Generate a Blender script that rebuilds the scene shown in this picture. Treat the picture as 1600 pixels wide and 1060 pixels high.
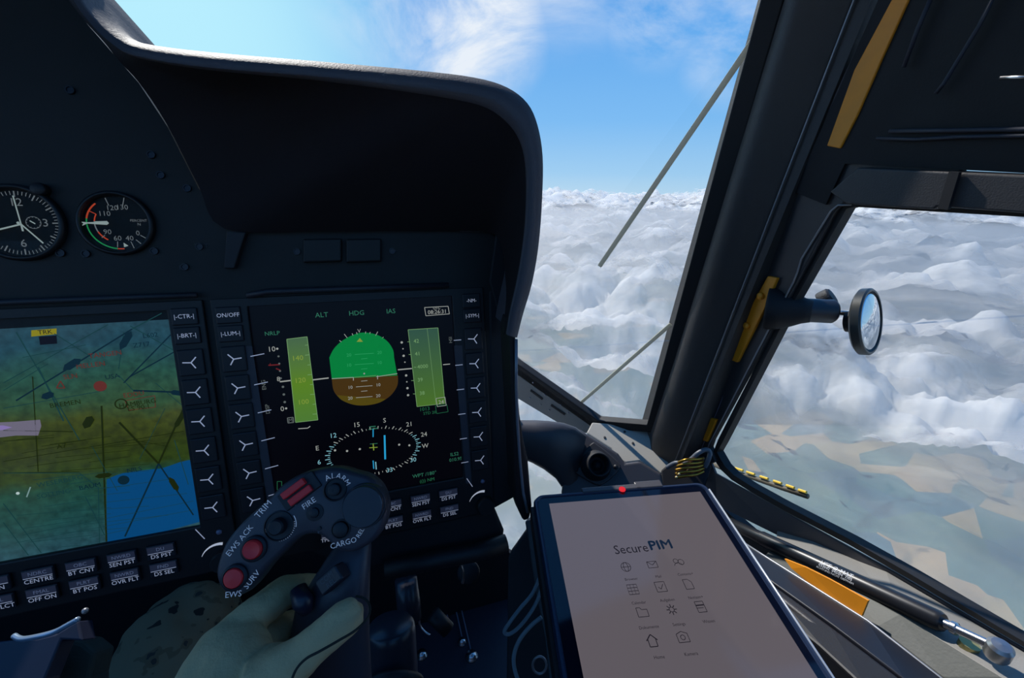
import bpy, bmesh, math, random
from mathutils import Vector, Matrix, noise
random.seed(7)
SC = bpy.context.scene
for o in list(bpy.data.objects): bpy.data.objects.remove(o)
COL = SC.collection
V = Vector
# ------------------------------------------------------------------ camera
FPX = 650.0
XW = V((2020, 175, -FPX)).normalized()
ZW = XW.cross(V((150, 222, -FPX))).normalized()
if ZW.y < 0: ZW = -ZW
YW = ZW.cross(XW)
C = V((0, 0, 1.05))
cam = bpy.data.objects.new('camera', bpy.data.cameras.new('camera'))
COL.objects.link(cam)
R3 = Matrix((XW, YW, ZW))
cam.matrix_world = Matrix.Translation(C) @ R3.to_4x4()
cam.data.sensor_width = 36.0
cam.data.lens = 36.0 * FPX / 1600.0
cam.data.clip_start = 0.01; cam.data.clip_end = 300000
SC.camera = cam
SC.view_settings.view_transform = 'Standard'
SC.view_settings.look = 'None'
SC.view_settings.gamma = 1.0
SC.view_settings.exposure = 0.0
SC.view_settings.use_curve_mapping = False

def lin(c):
    return tuple(((x/255.0)/12.92 if x/255.0 <= .04045 else ((x/255.0+.055)/1.055)**2.4) for x in c) + (1.0,)

# ------------------------------------------------------------------ world sky
world = bpy.data.worlds.new('sky'); SC.world = world; world.use_nodes = True
def build_world():
    nt = world.node_tree; nt.nodes.clear(); N = nt.nodes.new; L = nt.links.new
    tc = N('ShaderNodeTexCoord'); sep = N('ShaderNodeSeparateXYZ'); L(tc.outputs['Generated'], sep.inputs[0])
    ramp = N('ShaderNodeValToRGB'); L(sep.outputs['Z'], ramp.inputs[0])
    el = ramp.color_ramp.elements
    el[0].position = 0.0; el[0].color = lin((186, 218, 240))
    el[1].position = 0.62; el[1].color = lin((66, 138, 216))
    for p, c in ((.05, (160, 206, 242)), (.15, (126, 188, 243)), (.30, (102, 171, 238)), (.44, (84, 154, 228))):
        e = el.new(p); e.color = lin(c)
    # brighter towards the sun azimuth, ahead and to the left
    dot = N('ShaderNodeVectorMath'); dot.operation = 'DOT_PRODUCT'
    L(tc.outputs['Generated'], dot.inputs[0]); dot.inputs[1].default_value = (R3 @ V((-640, 500, -FPX))).normalized()
    mr = N('ShaderNodeMapRange'); mr.inputs[1].default_value = .87; mr.inputs[2].default_value = 1.0
    mr.interpolation_type = 'SMOOTHSTEP'
    L(dot.outputs['Value'], mr.inputs[0])
    mixs = N('ShaderNodeMixRGB'); mixs.inputs[2].default_value = lin((184, 238, 255))
    L(mr.outputs[0], mixs.inputs[0]); L(ramp.outputs[0], mixs.inputs[1])
    # wispy high cloud
    mp = N('ShaderNodeMapping'); mp.inputs['Scale'].default_value = (3.2, 3.2, 5.5); mp.inputs['Rotation'].default_value = (.3, .5, .6)
    mp.inputs['Location'].default_value = (0.35, .2, 0.1)
    L(tc.outputs['Generated'], mp.inputs[0])
    nz = N('ShaderNodeTexNoise'); nz.inputs['Scale'].default_value = 1.3; nz.inputs['Detail'].default_value = 9
    nz.inputs['Roughness'].default_value = .62; nz.inputs['Distortion'].default_value = .5
    L(mp.outputs[0], nz.inputs[0])
    m2 = N('ShaderNodeMapRange'); m2.inputs[1].default_value = .40; m2.inputs[2].default_value = .72
    L(nz.outputs[0], m2.inputs[0])
    def patch(d, a, b):
        dd = N('ShaderNodeVectorMath'); dd.operation = 'DOT_PRODUCT'; L(tc.outputs['Generated'], dd.inputs[0])
        dd.inputs[1].default_value = d
        m = N('ShaderNodeMapRange'); m.interpolation_type = 'SMOOTHSTEP'; m.inputs[1].default_value = a; m.inputs[2].default_value = b
        L(dd.outputs['Value'], m.inputs[0]); return m.outputs[0]
    dirp = lambda px, py: (R3 @ V(((px-800), (530-py), -FPX))).normalized()
    acc = None
    for (px, py, a, b, w) in ((735, 30, .984, 1.0, 1.25), (640, -60, .975, 1.0, .9), (1040, -20, .99, 1.0, .7), (1165, 60, .992, 1.0, .6), (900, -260, .95, 1., .8)):
        o = patch(dirp(px, py), a, b)
        mm = N('ShaderNodeMath'); mm.operation = 'MULTIPLY'; mm.inputs[1].default_value = w; L(o, mm.inputs[0])
        if acc is None: acc = mm.outputs[0]
        else:
            ad = N('ShaderNodeMath'); ad.operation = 'MAXIMUM'; L(acc, ad.inputs[0]); L(mm.outputs[0], ad.inputs[1]); acc = ad.outputs[0]
    mu = N('ShaderNodeMath'); mu.operation = 'MULTIPLY'; mu.use_clamp = True; L(acc, mu.inputs[0]); L(m2.outputs[0], mu.inputs[1])
    mixc = N('ShaderNodeMixRGB'); mixc.inputs[2].default_value = lin((232, 240, 250))
    L(mu.outputs[0], mixc.inputs[0]); L(mixs.outputs[0], mixc.inputs[1])
    bg = N('ShaderNodeBackground'); bg.inputs[1].default_value = 1.0
    L(mixc.outputs[0], bg.inputs[0])
    out = N('ShaderNodeOutputWorld'); L(bg.outputs[0], out.inputs[0])
build_world()
sund = bpy.data.lights.new('sun', 'SUN'); sund.energy = 5.0; sund.angle = math.radians(.6); sund.color = (1.0, .96, .90)
sun = bpy.data.objects.new('sun', sund); COL.objects.link(sun)
SUNV = V((-0.20, 0.70, 0.70)).normalized()
sun.rotation_euler = SUNV.to_track_quat('Z', 'Y').to_euler()

# ------------------------------------------------------------------ materials
MATS = {}
def mat(name, col, rough=.6, metal=0.0, bump=0.0, bscale=300.0, spec=.5, var=0.0, vscale=20., coat=0.0):
    if name in MATS: return MATS[name]
    m = bpy.data.materials.new(name); m.use_nodes = True; nt = m.node_tree
    b = nt.nodes['Principled BSDF']
    c = lin(col)
    b.inputs['Base Color'].default_value = c
    b.inputs['Roughness'].default_value = rough; b.inputs['Metallic'].default_value = metal
    b.inputs['Specular IOR Level'].default_value = spec
    b.inputs['Coat Weight'].default_value = coat
    tc = nt.nodes.new('ShaderNodeTexCoord')
    nz = nt.nodes.new('ShaderNodeTexNoise'); nz.inputs['Scale'].default_value = vscale; nz.inputs['Detail'].default_value = 4
    nt.links.new(tc.outputs['Object'], nz.inputs[0])
    rm = nt.nodes.new('ShaderNodeMapRange'); rm.inputs[3].default_value = max(.03, rough-.06); rm.inputs[4].default_value = min(1, rough+.06)
    nt.links.new(nz.outputs[0], rm.inputs[0])
    if rough > .08: nt.links.new(rm.outputs[0], b.inputs['Roughness'])
    if var > 0:
        mx = nt.nodes.new('ShaderNodeMixRGB'); mx.inputs[1].default_value = tuple(x*(1-var) for x in c[:3])+(1,)
        mx.inputs[2].default_value = tuple(min(1, x*(1+var)) for x in c[:3])+(1,)
        nt.links.new(nz.outputs[0], mx.inputs[0]); nt.links.new(mx.outputs[0], b.inputs['Base Color'])
    if bump > 0:
        n2 = nt.nodes.new('ShaderNodeTexNoise'); n2.inputs['Scale'].default_value = bscale; n2.inputs['Detail'].default_value = 3
        nt.links.new(tc.outputs['Object'], n2.inputs[0])
        bp = nt.nodes.new('ShaderNodeBump'); bp.inputs['Strength'].default_value = bump; bp.inputs['Distance'].default_value = .001
        nt.links.new(n2.outputs[0], bp.inputs['Height']); nt.links.new(bp.outputs[0], b.inputs['Normal'])
    MATS[name] = m; return m
def emat(name, col, s=1.0):
    if name in MATS: return MATS[name]
    m = bpy.data.materials.new(name); m.use_nodes = True; nt = m.node_tree
    b = nt.nodes['Principled BSDF']; b.inputs['Base Color'].default_value = (0, 0, 0, 1); b.inputs['Roughness'].default_value = .35
    b.inputs['Specular IOR Level'].default_value = .2
    b.inputs['Emission Color'].default_value = lin(col); b.inputs['Emission Strength'].default_value = s
    MATS[name] = m; return m
BLK = mat('black_plastic', (22, 21, 26), .55, bump=.15, bscale=900)
BLK2 = mat('matt_black', (17, 17, 24), .7)
HOOD = mat('hood_leather', (78, 76, 84), .62, bump=.35, bscale=700)
HOODIN = mat('hood_lining', (40, 36, 40), .9, bump=.2, bscale=900, spec=.2)
PANEL = mat('panel_paint', (11, 10, 11), .6, bump=.12, bscale=1200)
BEZ = mat('bezel_plastic', (22, 20, 25), .5, bump=.1, bscale=1000)
STRIP = mat('bezel_strip', (66, 62, 70), .6)
GREY = mat('grey_paint', (136, 133, 128), .55, bump=.2, bscale=600, var=.08, vscale=15)
DGREY = mat('dark_grey_paint', (54, 52, 54), .5, bump=.25, bscale=700)
PILL = mat('pillar_padding', (58, 55, 54), .5, bump=.4, bscale=900)
BLUE = mat('blue_grey_plastic', (70, 68, 72), .45, bump=.1, bscale=900)
RUB = mat('rubber', (22, 22, 25), .65)
STEEL = mat('steel', (190, 190, 195), .25, metal=1.0)
PALEM = mat('worn_edge_metal', (150, 152, 158), .4, metal=.6)
ORANGE = mat('orange_primer', (225, 140, 20), .5, var=.1, vscale=60)
RED = mat('red_button', (255, 52, 58), .45)
WHITE = mat('white_print', (215, 218, 225), .6)
DIMW = mat('dull_print', (95, 98, 105), .6)
BEIGE = mat('beige_strip', (196, 194, 172), .6)
bm_ = BEIGE.node_tree; tr_ = bm_.nodes.new('ShaderNodeBsdfTranslucent'); tr_.inputs[0].default_value = lin((205, 205, 200)); mx_ = bm_.nodes.new('ShaderNodeMixShader'); mx_.inputs[0].default_value = .4
bm_.links.new(bm_.nodes['Principled BSDF'].outputs[0], mx_.inputs[1]); bm_.links.new(tr_.outputs[0], mx_.inputs[2]); bm_.links.new(mx_.outputs[0], bm_.nodes['Material Output'].inputs[0])
BRASS = mat('brass', (190, 140, 60), .35, metal=1.0)
GLOVEM = mat('glove_leather', (205, 180, 138), .85, bump=.5, bscale=500, var=.12, vscale=90, spec=.2)
SEAM = mat('glove_seam', (42, 42, 36), .8)
def backlit(name, col, em, s=1.0):
    m = mat(name, col, .6); b = m.node_tree.nodes['Principled BSDF']; b.inputs['Emission Color'].default_value = lin(em); b.inputs['Emission Strength'].default_value = s; return m
def glass_mat(name, tint=(1, 1, 1, 1), ior=1.45):
    m = bpy.data.materials.new(name); m.use_nodes = True; nt = m.node_tree; nt.nodes.clear(); N = nt.nodes.new
    t = N('ShaderNodeBsdfTransparent'); t.inputs[0].default_value = tint
    g = N('ShaderNodeBsdfGlossy'); g.inputs['Roughness'].default_value = .02
    f = N('ShaderNodeFresnel'); f.inputs[0].default_value = ior
    mu = N('ShaderNodeMath'); mu.operation = 'MULTIPLY'; mu.inputs[1].default_value = .12
    mx = N('ShaderNodeMixShader'); o = N('ShaderNodeOutputMaterial')
    nt.links.new(f.outputs[0], mu.inputs[0]); nt.links.new(mu.outputs[0], mx.inputs[0])
    nt.links.new(t.outputs[0], mx.inputs[1]); nt.links.new(g.outputs[0], mx.inputs[2]); nt.links.new(mx.outputs[0], o.inputs[0])
    MATS[name] = m; return m
GLASS = glass_mat('window_glass', (.985, .99, .99, 1))

# ------------------------------------------------------------------ geometry helpers
def ray(px, py): return R3 @ V(((px-800)/FPX, (530-py)/FPX, -1.0))
def W(px, py, d): return C + ray(px, py)*d
def onX(px, py, x):
    r = ray(px, py); return C + r*(x/r.x)
def cdir(x, y, z): return (R3 @ V((x, y, z))).normalized()

class Frame:
    def __init__(s, o, n, hint):
        s.o = V(o); s.n = V(n).normalized(); s.ex = (V(hint) - V(hint).dot(s.n)*s.n).normalized(); s.ey = s.n.cross(s.ex)
    def px(s, x, y):
        r = ray(x, y); t = (s.o-C).dot(s.n)/r.dot(s.n); p = C + r*t - s.o
        return (p.dot(s.ex), p.dot(s.ey))
    def to(s, u, v, w=0.0): return s.o + s.ex*u + s.ey*v + s.n*w
    def p3(s, x, y, w=0.0):
        u, v = s.px(x, y); return s.to(u, v, w)
    def raised(s, w): return Frame(s.o + s.n*w, s.n, s.ex)

def root(name, loc, label=None, cat=None, group=None):
    o = bpy.data.objects.new(name, None); COL.objects.link(o); o.location = loc
    o.empty_display_size = .02
    if label: o['label'] = label; o['category'] = cat
    if group: o['group'] = group
    return o
def wloc(o):
    p = V((0, 0, 0))
    while o is not None: p = p + V(o.location); o = o.parent
    return p
def tagt(o, label=None, cat=None, group=None, kind=None):
    if label: o['label'] = label
    if cat: o['category'] = cat
    if group: o['group'] = group
    if kind: o['kind'] = kind
    return o
def mk(name, verts, faces, m, parent=None, smooth=False, bevel=0, bseg=2, origin=None, sub=0, mats=None, fm=None, recalc=True):
    vs = [V(v) for v in verts]
    if origin is None:
        origin = sum(vs, V((0, 0, 0)))/max(1, len(vs))
    origin = V(origin)
    me = bpy.data.meshes.new(name)
    me.from_pydata([v-origin for v in vs], [], faces); me.update()
    o = bpy.data.objects.new(name, me); COL.objects.link(o)
    if parent is not None:
        o.parent = parent; o.location = origin - wloc(parent)
    else: o.location = origin
    if mats:
        for x in mats: me.materials.append(x)
        if fm:
            for p, i in zip(me.polygons, fm): p.material_index = i
    else: me.materials.append(m)
    if recalc:
        bm = bmesh.new(); bm.from_mesh(me); bmesh.ops.recalc_face_normals(bm, faces=bm.faces); bm.to_mesh(me); bm.free()
    if smooth:
        for p in me.polygons: p.use_smooth = True
    if bevel:
        b = o.modifiers.new('bevel', 'BEVEL'); b.width = bevel; b.segments = bseg; b.limit_method = 'ANGLE'; b.angle_limit = math.radians(35)
    if sub:
        s = o.modifiers.new('sub', 'SUBSURF'); s.levels = sub; s.render_levels = sub
    return o

class G:                                    # geometry accumulator
    def __init__(s): s.v = []; s.f = []; s.m = []
    def add(s, v, f, mi=0):
        n = len(s.v); s.v += [V(x) for x in v]; s.f += [tuple(i+n for i in q) for q in f]; s.m += [mi]*len(f)
    def prism(s, fr, pts, w0, w1, mi=0):
        n = len(pts); v = [fr.to(u, q, w0) for u, q in pts] + [fr.to(u, q, w1) for u, q in pts]
        f = [tuple(range(n)), tuple(range(2*n-1, n-1, -1))] + [(i, (i+1) % n, n+(i+1) % n, n+i) for i in range(n)]
        s.add(v, f, mi)
    def box(s, fr, u0, u1, v0, v1, w0, w1, mi=0): s.prism(fr, [(u0, v0), (u1, v0), (u1, v1), (u0, v1)], w0, w1, mi)
    def lathe(s, o, ax, prof, seg=28, mi=0, hint=(0.3, .2, .9)):
        ax = V(ax).normalized(); h = V(hint); e1 = (h-h.dot(ax)*ax).normalized(); e2 = ax.cross(e1)
        v = []; f = []; n = len(prof)
        for (r, t) in prof:
            for k in range(seg):
                a = 2*math.pi*k/seg; v.append(V(o)+ax*t+(e1*math.cos(a)+e2*math.sin(a))*r)
        for i in range(n-1):
            for k in range(seg):
                k2 = (k+1) % seg; f.append((i*seg+k, i*seg+k2, (i+1)*seg+k2, (i+1)*seg+k))
        if prof[0][0] > 1e-6: f.append(tuple(range(seg-1, -1, -1)))
        if prof[-1][0] > 1e-6: f.append(tuple((n-1)*seg+k for k in range(seg)))
        s.add(v, f, mi)
    def tube(s, pts, r, seg=10, mi=0, closed=False):
        pts = [V(p) for p in pts]; n = len(pts)
        rs = r if isinstance(r, (list, tuple)) else [r]*n
        t0 = (pts[1]-pts[0]).normalized(); h = V((0, 0, 1)) if abs(t0.z) < .9 else V((1, 0, 0))
        e1 = (h-h.dot(t0)*t0).normalized(); v = []; f = []
        for i, p in enumerate(pts):
            a = pts[max(0, i-1)]; b = pts[min(n-1, i+1)]
            if closed: a = pts[(i-1) % n]; b = pts[(i+1) % n]
            t = (b-a).normalized(); e1 = (e1-e1.dot(t)*t).normalized(); e2 = t.cross(e1)
            for k in range(seg):
                an = 2*math.pi*k/seg; v.append(p+(e1*math.cos(an)+e2*math.sin(an))*rs[i])
        rng = n if closed else n-1
        for i in range(rng):
            j = (i+1) % n
            for k in range(seg):
                k2 = (k+1) % seg; f.append((i*seg+k, i*seg+k2, j*seg+k2, j*seg+k))
        if not closed:
            f.append(tuple(range(seg-1, -1, -1))); f.append(tuple((n-1)*seg+k for k in range(seg)))
        s.add(v, f, mi)
    def loft(s, rings, closed=True, caps=True, mi=0):
        n = len(rings[0]); v = [p for r in rings for p in r]; f = []
        for i in range(len(rings)-1):
            for k in range(n if closed else n-1):
                k2 = (k+1) % n; f.append((i*n+k, i*n+k2, (i+1)*n+k2, (i+1)*n+k))
        if caps and closed:
            f.append(tuple(range(n-1, -1, -1))); f.append(tuple((len(rings)-1)*n+k for k in range(n)))
        s.add(v, f, mi)
    def ball(s, c, r, mi=0, seg=14, sc=(1, 1, 1)):
        v = []; f = []; nr = seg//2
        v.append(V(c)+V((0, 0, r*sc[2])))
        for i in range(1, nr):
            th = math.pi*i/nr
            for k in range(seg):
                a = 2*math.pi*k/seg; v.append(V(c)+V((r*sc[0]*math.sin(th)*math.cos(a), r*sc[1]*math.sin(th)*math.sin(a), r*sc[2]*math.cos(th))))
        v.append(V(c)-V((0, 0, r*sc[2])))
        for k in range(seg): f.append((0, 1+k, 1+(k+1) % seg))
        for i in range(nr-2):
            for k in range(seg):
                a = 1+i*seg; k2 = (k+1) % seg; f.append((a+k, a+seg+k, a+seg+k2, a+k2))
        L = len(v)-1; a = 1+(nr-2)*seg
        for k in range(seg): f.append((L, a+(k+1) % seg, a+k))
        s.add(v, f, mi)
    def obj(s, name, m, parent=None, **k): return mk(name, s.v, s.f, m, parent, **k)

def catmull(pts, n=6, closed=False):
    P = [V(p) if len(p) == 3 else V((p[0], p[1], 0)) for p in pts]; out = []; L = len(P)
    for i in range(L if closed else L-1):
        if closed: a, b, c, d = P[(i-1) % L], P[i], P[(i+1) % L], P[(i+2) % L]
        else: a, b, c, d = P[max(0, i-1)], P[i], P[i+1], P[min(L-1, i+2)]
        for k in range(n):
            t = k/n; out.append(.5*((2*b)+(c-a)*t+(2*a-5*b+4*c-d)*t*t+(3*b-a-3*c+d)*t**3))
    if not closed: out.append(P[-1])
    return out
def cm2(pts, n=6, closed=False): return [(p.x, p.y) for p in catmull(pts, n, closed)]

_TC = {}
def text_geo(s):
    if s in _TC: return _TC[s]
    cu = bpy.data.curves.new('t', 'FONT'); cu.body = s; cu.size = 1.0; cu.resolution_u = 2
    cu.align_x = 'CENTER'; cu.align_y = 'CENTER'
    ob = bpy.data.objects.new('t', cu); COL.objects.link(ob)
    me = bpy.data.meshes.new_from_object(ob)
    g = ([(v.co.x, v.co.y) for v in me.vertices], [tuple(p.vertices) for p in me.polygons])
    bpy.data.objects.remove(ob); bpy.data.curves.remove(cu); bpy.data.meshes.remove(me)
    _TC[s] = g; return g

class Sheet:                                # flat print / symbols on a frame
    def __init__(s, fr, w=0.0002): s.fr = fr; s.w = w; s.g = G(); s.mats = []
    def mi(s, m):
        if m not in s.mats: s.mats.append(m)
        return s.mats.index(m)
    def poly(s, pts, m, dw=0): s.g.add([s.fr.to(u, v, s.w+dw) for u, v in pts], [tuple(range(len(pts)))], s.mi(m))
    def polypx(s, pts, m, dw=0): s.poly([s.fr.px(*p) for p in pts], m, dw)
    def line(s, a, b, t, m, dw=0):
        d = V((b[0]-a[0], b[1]-a[1])); 
        if d.length < 1e-7: return
        q = V((-d.y, d.x)).normalized()*t/2
        s.poly([(a[0]+q.x, a[1]+q.y), (b[0]+q.x, b[1]+q.y), (b[0]-q.x, b[1]-q.y), (a[0]-q.x, a[1]-q.y)], m, dw)
    def linepx(s, a, b, t, m, dw=0): s.line(s.fr.px(*a), s.fr.px(*b), t, m, dw)
    def pl(s, pts, t, m, dw=0):
        for a, b in zip(pts[:-1], pts[1:]): s.line(a, b, t, m, dw)
    def arc(s, c, r, a0, a1, t, m, dw=0, n=24, ry=None):
        ry = ry or r; P = [(c[0]+r*math.cos(math.radians(a0+(a1-a0)*k/n)), c[1]+ry*math.sin(math.radians(a0+(a1-a0)*k/n))) for k in range(n+1)]
        s.pl(P, t, m, dw)
    def disc(s, c, r, m, dw=0, n=20, ry=None):
        ry = ry or r; s.poly([(c[0]+r*math.cos(2*math.pi*k/n), c[1]+ry*math.sin(2*math.pi*k/n)) for k in range(n)], m, dw)
    def text(s, t, c, size, m, rot=0, sx=1.0, dw=0):
        v, f = text_geo(t); ca, sa = math.cos(math.radians(rot)), math.sin(math.radians(rot))
        P = [s.fr.to(c[0]+(x*sx*ca-y*sa)*size, c[1]+(x*sx*sa+y*ca)*size, s.w+dw) for x, y in v]
        s.g.add(P, f, s.mi(m))
    def textpx(s, t, p, size, m, rot=0, sx=1.0, dw=0): s.text(t, s.fr.px(*p), size, m, rot, sx, dw)
    def arctext(s, t, c, r, a_mid, da, size, m, dw=0, inside=False):
        n = len(t)
        for i, ch in enumerate(t):
            if ch == ' ': continue
            k = i-(n-1)/2
            a = a_mid - k*da if not inside else a_mid + k*da
            p = (c[0]+r*math.cos(math.radians(a)), c[1]+r*math.sin(math.radians(a)))
            s.text(ch, p, size, m, a-90 if not inside else a+90, dw=dw)
    def obj(s, name, parent): return mk(name, s.g.v, s.g.f, None, parent, mats=s.mats, fm=s.g.m, recalc=False)

# ================================================================== outside world
def nodes_mat(name):
    m = bpy.data.materials.new(name); m.use_nodes = True; nt = m.node_tree; nt.nodes.clear(); MATS[name] = m
    return m, nt, nt.nodes.new, nt.links.new
def build_ground():
    m, nt, N, L = nodes_mat('farmland')
    geo = N('ShaderNodeNewGeometry')
    vo = N('ShaderNodeTexVoronoi'); vo.inputs['Scale'].default_value = .0030; vo.feature = 'F1'
    mp = N('ShaderNodeMapping'); mp.inputs['Scale'].default_value = (1, 1.7, 1); mp.inputs['Rotation'].default_value = (0, 0, .5)
    L(geo.outputs['Position'], mp.inputs[0]); L(mp.outputs[0], vo.inputs['Vector'])
    sp = N('ShaderNodeSeparateColor'); L(vo.outputs['Color'], sp.inputs[0])
    r = N('ShaderNodeValToRGB'); r.color_ramp.interpolation = 'CONSTANT'; L(sp.outputs[0], r.inputs[0])  # teal and pale field tones hold the blue of the haze
    e = r.color_ramp.elements; e[0].position = 0; e[0].color = lin((96, 142, 138)); e[1].position = .9; e[1].color = lin((240, 204, 150))
    for p, c in ((.22, (104, 150, 148)), (.4, (92, 136, 156)), (.58, (240, 196, 146)), (.70, (100, 148, 152)), (.8, (120, 158, 150))):
        q = e.new(p); q.color = lin(c)
    nz = N('ShaderNodeTexNoise'); nz.inputs['Scale'].default_value = .004; nz.inputs['Detail'].default_value = 8; L(geo.outputs['Position'], nz.inputs[0])
    mx = N('ShaderNodeMixRGB'); mx.inputs[0].default_value = .35; L(r.outputs[0], mx.inputs[1])
    r2 = N('ShaderNodeValToRGB'); L(nz.outputs[0], r2.inputs[0]); r2.color_ramp.elements[0].position = .4; r2.color_ramp.elements[0].color = lin((84, 132, 136)); r2.color_ramp.elements[1].position = .62; r2.color_ramp.elements[1].color = lin((170, 190, 170))
    L(r2.outputs[0], mx.inputs[2])
    b = N('ShaderNodeBsdfDiffuse'); L(mx.outputs[0], b.inputs[0]); o = N('ShaderNodeOutputMaterial'); L(b.outputs[0], o.inputs[0])
    v = []; f = []; n = 64
    v.append(V((0, 0, -1700)))
    for R_ in (3000, 20000, 120000):
        for k in range(n): v.append(V((R_*math.cos(2*math.pi*k/n), R_*math.sin(2*math.pi*k/n), -1700)))
    for k in range(n):
        k2 = (k+1) % n; f.append((0, 1+k, 1+k2))
        for j in range(2): f.append((1+j*n+k, 1+(j+1)*n+k, 1+(j+1)*n+k2, 1+j*n+k2))
    g = mk('ground', v, f, m, origin=(0, 0, -1700)); g['kind'] = 'structure'
build_ground()

def cloud_mat(name, scale, lo, hi, amax, gaps, seed, detail=9, amin=0.0):
    m, nt, N, L = nodes_mat(name)
    geo = N('ShaderNodeNewGeometry')
    mp = N('ShaderNodeMapping'); mp.inputs['Location'].default_value = (seed, seed*.7, 0); L(geo.outputs['Position'], mp.inputs[0])
    nz = N('ShaderNodeTexNoise'); nz.inputs['Scale'].default_value = scale; nz.inputs['Detail'].default_value = detail
    nz.inputs['Roughness'].default_value = .56; nz.inputs['Distortion'].default_value = .35
    L(mp.outputs[0], nz.inputs[0])
    fac = nz.outputs[0]
    for (gx, gy, gr, amt) in gaps:            # openings and banks at real places in the deck
        d = N('ShaderNodeVectorMath'); d.operation = 'DISTANCE'; L(geo.outputs['Position'], d.inputs[0]); d.inputs[1].default_value = (gx, gy, -600)
        mr = N('ShaderNodeMapRange'); mr.interpolation_type = 'SMOOTHSTEP'; mr.inputs[1].default_value = gr; mr.inputs[2].default_value = 0
        mr.inputs[3].default_value = 0; mr.inputs[4].default_value = amt; L(d.outputs['Value'], mr.inputs[0])
        s = N('ShaderNodeMath'); s.operation = 'ADD'; L(fac, s.inputs[0]); L(mr.outputs[0], s.inputs[1]); fac = s.outputs[0]
    al = N('ShaderNodeMapRange'); al.interpolation_type = 'SMOOTHSTEP'; al.inputs[1].default_value = lo; al.inputs[2].default_value = hi
    al.inputs[3].default_value = amin; al.inputs[4].default_value = amax; L(fac, al.inputs[0])
    dif = N('ShaderNodeBsdfDiffuse'); dif.inputs[0].default_value = (.95, .93, .90, 1)
    bp = N('ShaderNodeBump'); bp.inputs['Strength'].default_value = .55; bp.inputs['Distance'].default_value = .05/scale; L(nz.outputs[0], bp.inputs['Height']); L(bp.outputs[0], dif.inputs['Normal'])
    trl = N('ShaderNodeBsdfTranslucent'); trl.inputs[0].default_value = (.98, .95, .92, 1)
    m1 = N('ShaderNodeMixShader'); m1.inputs[0].default_value = .42; L(dif.outputs[0], m1.inputs[1]); L(trl.outputs[0], m1.inputs[2])
    t = N('ShaderNodeBsdfTransparent'); mx = N('ShaderNodeMixShader'); L(al.outputs[0], mx.inputs[0]); L(t.outputs[0], mx.inputs[1]); L(m1.outputs[0], mx.inputs[2])
    o = N('ShaderNodeOutputMaterial'); L(mx.outputs[0], o.inputs[0]); return m
def billow(x, y, seed, no=5):
    h = 0; am = 1.0; f = 1.0; tot = 0
    for i in range(no):
        n = noise.noise(V((x*f+seed, y*f-seed, seed+i*3.1))); h += am*(abs(n)*2.2 if i else (n+.3)*1.3); tot += am; am *= .50; f *= 2.15
    return h/tot
def cloud_layer(name, z, amp, size, m, label, rmax=90000, seed=0, na=260, nr=150, far=0):
    v = [V((0, 0, z))]; f = []
    # finer spokes over the part of the sky the cockpit looks out on
    angs = []; a = 0.0; wide = math.radians(-40), math.radians(125)
    nf = int(na*.75); nc = na-nf
    angs = [wide[0]+(wide[1]-wide[0])*k/nf for k in range(nf)] + [wide[1]+(2*math.pi-(wide[1]-wide[0]))*k/nc for k in range(nc)]
    for j in range(nr):
        r = 150*(rmax/150)**(j/(nr-1))
        for a in angs:
            x, y = r*math.cos(a), r*math.sin(a)
            h = billow(x/size, y/size, seed, 6 if r < 4500 else (4 if r < 9000 else (3 if r < 15000 else 2)))
            hz = z+amp*h
            if far and r > 7000:
                hz += far*min(1, (r-7000)/15000)*max(0, billow(x/6500., y/6500., seed+9, 4)-.12)
            v.append(V((x, y, hz)))
    for k in range(na): f.append((0, 1+k, 1+(k+1) % na))
    for j in range(nr-1):
        for k in range(na):
            k2 = (k+1) % na; f.append((1+j*na+k, 1+(j+1)*na+k, 1+(j+1)*na+k2, 1+j*na+k2))
    o = mk(name, v, f, m, smooth=True, origin=(0, 0, z), recalc=False)
    tagt(o, label, 'clouds', kind='stuff')
gap = [(1000, 190, 760, -.27), (560, 1100, 500, .05), (1300, 1300, 600, .05)]
cloud_layer('cloud_deck', -740, 400, 1000., cloud_mat('cumulus', .0012, .42, .66, .93, gap, 37.0), 'broken white cumulus cloud deck spread below the horizon', seed=5.3, far=1500, na=560, nr=300)
cloud_layer('haze_veil', -860, 120, 2500., cloud_mat('haze_sheet', .0007, .30, .70, .80, [(1000, 190, 900, -.5)], 400.0, 6, .24), 'thin grey-blue sheet standing in for haze over the farmland', seed=11.1, na=120, nr=90)  # thin sheet added above the fields to stand in for haze

def haze():
    m, nt, N, L = nodes_mat('air_haze')
    v = N('ShaderNodeVolumeScatter'); v.inputs['Color'].default_value = (.93, .97, 1.0, 1); v.inputs['Density'].default_value = .00048; v.inputs['Anisotropy'].default_value = .35
    o = N('ShaderNodeOutputMaterial'); L(v.outputs[0], o.inputs['Volume'])
    g = G(); fr = Frame((0, 0, 0), (0, 0, 1), (1, 0, 0)); R_ = 85000
    n = 24; g.prism(fr, [(R_*math.cos(2*math.pi*k/n), R_*math.sin(2*math.pi*k/n)) for k in range(n)], -790, -330)
    o = g.obj('haze', m); tagt(o, 'pale haze lying over the clouds and fields', 'haze', kind='stuff')
haze()

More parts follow.
